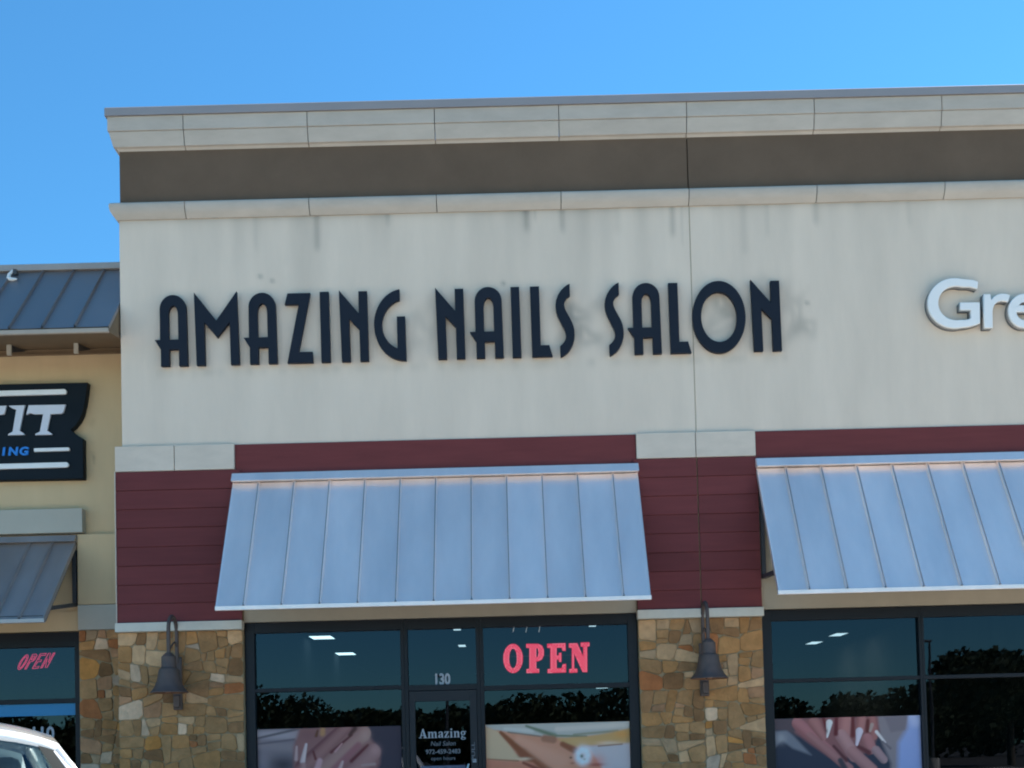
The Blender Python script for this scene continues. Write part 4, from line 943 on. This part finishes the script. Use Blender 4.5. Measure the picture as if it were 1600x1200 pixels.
# ------------------------------------------------------------------ parked car (rear towards the camera)
def build_car(z0, cx=0.0, cy=-1.7):
    """cx centre, cy = rear roof edge; the car points to +Y"""
    t = thing('parked_car', 'white parked hatchback seen from behind at the lower left corner', 'car', (0, 0, z0))
    def V(x, y, z): return (cx + x, cy + y, z0 + z)
    # lower body: stations along the length, half profile
    st = [(-.42, .70, .40, .86), (-.40, .82, .30, .98), (-.30, .87, .26, 1.06), (.1, .90, .22, 1.08), (.8, .905, .22, 1.06), (1.8, .905, .22, 1.04), (2.5, .90, .22, 1.02), (3.0, .89, .22, .98), (3.5, .87, .24, .92), (3.85, .80, .28, .84), (3.98, .62, .36, .70)]
    rows = []
    for y, w, zb, zt in st:
        h = zt - zb
        half = [(w * .86, zb), (w * .96, zb + h * .12), (w, zb + h * .4), (w * .995, zb + h * .65), (w * .965, zb + h * .86), (w * .90, zb + h * .97), (w * .70, zt + .01), (w * .35, zt + .035), (0, zt + .045)]
        rows.append([V(x, y, z) for x, z in half] + [V(-x, y, z) for x, z in half[-2::-1]])
    mb = MB(); mb.grid(rows, flip=True); n = len(rows[0])
    mb.f += [tuple(range(n)), tuple(reversed([(len(rows) - 1) * n + k for k in range(n)]))]
    body = part('body', mb, MT['carpaint'], t, smooth=True, fix=True)
    # roof: curved grid
    def roof_pt(a, b):   # a -1..1 across, b 0..1 rear->front
        w = .575 + .02 * math.sin(b * 3.14); y = 1.72 * b; cr = 1 - abs(a) ** 2.6
        y0 = -.02 - .06 * (1 - abs(a) ** 3)
        return V(a * w, y0 + y * (1 + .10 * (1 - a * a) * b), 1.600 + .085 * cr + .085 * math.sin(b * 2.7) - .02 * b)
    mb = MB(); mb.grid([[roof_pt(-1 + 2 * i / 16, j / 14) for i in range(17)] for j in range(15)])
    o = part('roof', mb, MT['carpaint'], t, smooth=True); s = o.modifiers.new('t', 'SOLIDIFY'); s.thickness = .045; s.offset = -1
    # glass: rear, front, sides between the belt line and the roof edge
    def belt(a):      # rear belt line
        return V(a * .84, -.36 + .10 * a * a, 1.06)
    def rear_pt(a, k, off=0):
        p0, p1 = Vector(roof_pt(a, 0)), Vector(belt(a)); q = p0.lerp(p1, k); q.y -= .05 * math.sin(k * 3.14) * (1 - .4 * a * a); q.z -= .03 * (1 - k)
        q.x = cx + (q.x - cx) * (1 + .035 * math.sin(k * 3.14)); q.y += off; return tuple(q)
    mb = MB(); mb.grid([[rear_pt(-.88 + 1.76 * i / 16, j / 8, .012) for i in range(17)] for j in range(9)]); part('rear_window', mb, MT['carglass'], t, smooth=True, fix=True)
    for sg_ in (-1, 1):
        mb = MB(); mb.grid([[rear_pt(sg_ * (.84 + .125 * i / 4), j / 8, .006) for i in range(5)] for j in range(9)]); part('window_trim', mb, MT['frit'], t, smooth=True, fix=True)
        mb = MB(); mb.grid([[rear_pt(sg_ * (.962 + .038 * i / 4), j / 8, -.004 + .03 * i / 4) for i in range(5)] for j in range(9)]); o = part('pillar', mb, MT['carpaint'], t, smooth=True, fix=True); s = o.modifiers.new('t', 'SOLIDIFY'); s.thickness = .03
    def wpt(a, k):
        p0, p1 = Vector(roof_pt(a, 1)), Vector(V(a * .80, 2.62 + .16 * (1 - a * a), 1.03)); q = p0.lerp(p1, k); q.z += .02 * math.sin(k * 3.14); return tuple(q)
    mb = MB(); mb.grid([[wpt(-.93 + 1.86 * i / 12, j / 6) for i in range(13)] for j in range(7)]); part('windscreen', mb, MT['carglass'], t, smooth=True, fix=True)
    for sg_ in (-1, 1):
        def spt(b, k):
            p0 = Vector(roof_pt(sg_, b)); p1 = Vector(V(sg_ * .845, -.24 + 2.88 * b, 1.05)); q = p0.lerp(p1, k); q.x += sg_ * .03 * math.sin(k * 3.14); return tuple(q)
        for a0, a1 in ((.08, .32), (.35, .63), (.66, .95)):
            mb = MB(); mb.grid([[spt(a0 + (a1 - a0) * i / 6, .04 + .94 * j / 6) for i in range(7)] for j in range(7)]); part('side_window', mb, MT['carglass'], t, smooth=True, fix=True)
        for a0, a1 in ((.0, .085), (.315, .355), (.625, .665), (.945, 1.0)):
            mb = MB(); mb.grid([[spt(a0 + (a1 - a0) * i / 2, j / 6) for i in range(3)] for j in range(7)]); o = part('pillar', mb, MT['carpaint'], t, smooth=True, fix=True); s = o.modifiers.new('t', 'SOLIDIFY'); s.thickness = .03
        mb = MB(); mb.box(cx + sg_ * .86 - .1, cx + sg_ * .86 + .02, cy - .40, cy - .28, z0 + .72, z0 + 1.0); part('tail_light', mb, MT['tail'], t, bevel=.02)
        mb = MB(); mb.box(cx + sg_ * .66 - .14, cx + sg_ * .66 + .14, cy + 3.80, cy + 3.93, z0 + .62, z0 + .76); part('headlight', mb, MT['head'], t, bevel=.03)
        mb = MB(); mb.box(cx + sg_ * 1.0 - .1, cx + sg_ * 1.0 + .1, cy + 2.35, cy + 2.45, z0 + 1.02, z0 + 1.15); part('wing_mirror', mb, MT['carpaint'], t, bevel=.03)
        for yy in (.35, 3.0):
            mb = MB(); mb.lathe((cx + sg_ * .80, cy + yy, z0 + .325), [(.21, -.11), (.30, -.11), (.325, -.08), (.325, .08), (.30, .11), (.21, .115), (.21, -.11)], n=30, axis='x'); w_ = part('wheel', mb, MT['rubber'], t, smooth=True)
            mb = MB(); mb.lathe((cx + sg_ * .80 + sg_ * .09, cy + yy, z0 + .325), [(.0, sg_ * .02), (.05, sg_ * .02), (.08, 0), (.19, -sg_ * .005), (.21, sg_ * .015), (.215, 0)], n=30, axis='x'); part('rim', mb, MT['rim'], w_, smooth=True)
    # seats with headrests
    def rbox(x0, x1, y0, y1, a, b): return MB().box(cx + x0, cx + x1, cy + y0, cy + y1, z0 + a, z0 + b)
    part('rear_seat', rbox(-.62, .62, .52, .66, .5, 1.12), MT['seat'], t, bevel=.05)
    for x_ in (-.36, .33): part('headrest', rbox(x_ - .13, x_ + .13, .54, .64, 1.14, 1.555), MT['seat'], t, bevel=.045)
    for x_ in (-.36, .36):
        part('front_seat', rbox(x_ - .25, x_ + .25, 1.45, 1.6, .5, 1.2), MT['seat'], t, bevel=.06); part('headrest', rbox(x_ - .13, x_ + .13, 1.47, 1.58, 1.22, 1.46), MT['seat'], t, bevel=.045)
    part('bumper', MB().box(cx - .80, cx + .80, cy - .47, cy - .36, z0 + .36, z0 + .60), MT['carpaint'], t, bevel=.04)
    part('licence_plate', MB().box(cx - .15, cx + .15, cy - .445, cy - .425, z0 + .70, z0 + .85), MT['whitegrey'], t, bevel=.004)
    return t
car = build_car(-.12)
car.location = (-3.375, -7.66, -.12); car.rotation_euler = (0, 0, R(28))

# ------------------------------------------------------------------ trees and lamp posts across the car park (they show mirrored in the glass)
def leaf_mass(mb, cx, cy, cz, rx, ry, rz, n, size):
    P = RNG.normal(size=(n, 3)); P /= np.linalg.norm(P, axis=1)[:, None]; P *= (RNG.uniform(.02, 1.0, (n, 1)) ** .4) * RNG.uniform(.9, 1.1, (n, 1))
    for q in P:
        c = Vector((cx + q[0] * rx, cy + q[1] * ry, cz + q[2] * rz)); a = Vector(RNG.normal(size=3)).normalized(); b = a.orthogonal().normalized(); s = size * RNG.uniform(.5, 1.3)
        mb.add([c - b * s, c + a * s * .8, c + b * s, c - a * s * .8], [(0, 1, 2, 3)])
mb = MB(); x = -95
while x < 115:
    h = 5.6 + .8 * math.sin(x * .21) + RNG.uniform(-.7, .8); w = RNG.uniform(2.2, 4.2)
    leaf_mass(mb, x, -84 + RNG.uniform(-4, 4), h * .52, w, 3, h * .54, 1700, .30); x += w * 1.05
tl = part('treeline', mb, MT['leaf']); tl['kind'] = 'stuff'; tl['label'] = 'dark line of trees across the car park, mirrored in the windows'
def tree(x, y, h, rad, label):
    t = thing('broadleaf_tree', label, 'tree', (x, y, -.12), group='trees across the car park')
    mb = MB(); mb.tube([(x, y, -.12), (x + .05, y, h * .25), (x - .05, y + .1, h * .55), (x, y, h * .8)], [.24, .19, .12, .04], n=10)
    for k in range(5):
        a = k * 1.256; mb.tube([(x, y, h * (.3 + .05 * k)), (x + math.cos(a) * rad * .6, y + math.sin(a) * rad * .6, h * (.55 + .06 * k))], [.09, .02], n=7)
    part('trunk', mb, MT['bark'], t, smooth=True)
    mb = MB()
    for k in range(11):
        a = RNG.uniform(0, 6.28); d = RNG.uniform(.1, .75) * rad
        leaf_mass(mb, x + d * math.cos(a), y + d * math.sin(a), h * RNG.uniform(.42, .86), rad * .45, rad * .45, h * .16, 800, .20)
    part('crown', mb, MT['leaf'], t)
tree(28.5, -50, 7.2, 4.2, 'large tree mirrored in the far right window pane')
tree(-9.0, -60, 4.4, 2.6, 'small tree mirrored above the left salon poster')
def lamp_post(x, y, h, label):
    t = thing('lamp_post', label, 'lamp post', (x, y, -.12), group='lamp posts in the car park')
    part('base', MB().lathe((x, y, -.12), [(.0, .7), (.28, .7), (.3, .66), (.3, 0)], n=20), MT['concrete'], t, smooth=True)
    part('pole', MB().tube([(x, y, .5), (x, y, h)], [.09, .06], n=10), MT['steel'], t, smooth=True)
    part('lamp_head', MB().box(x - .42, x + .1, y - .14, y + .14, h - .02, h + .10), MT['steel'], t, bevel=.03)
lamp_post(20.3, -40, 6.2, 'lamp post mirrored beside the mullion in the right window')
lamp_post(-3.15, -40, 5.1, 'lamp post mirrored in the pane above the salon door')
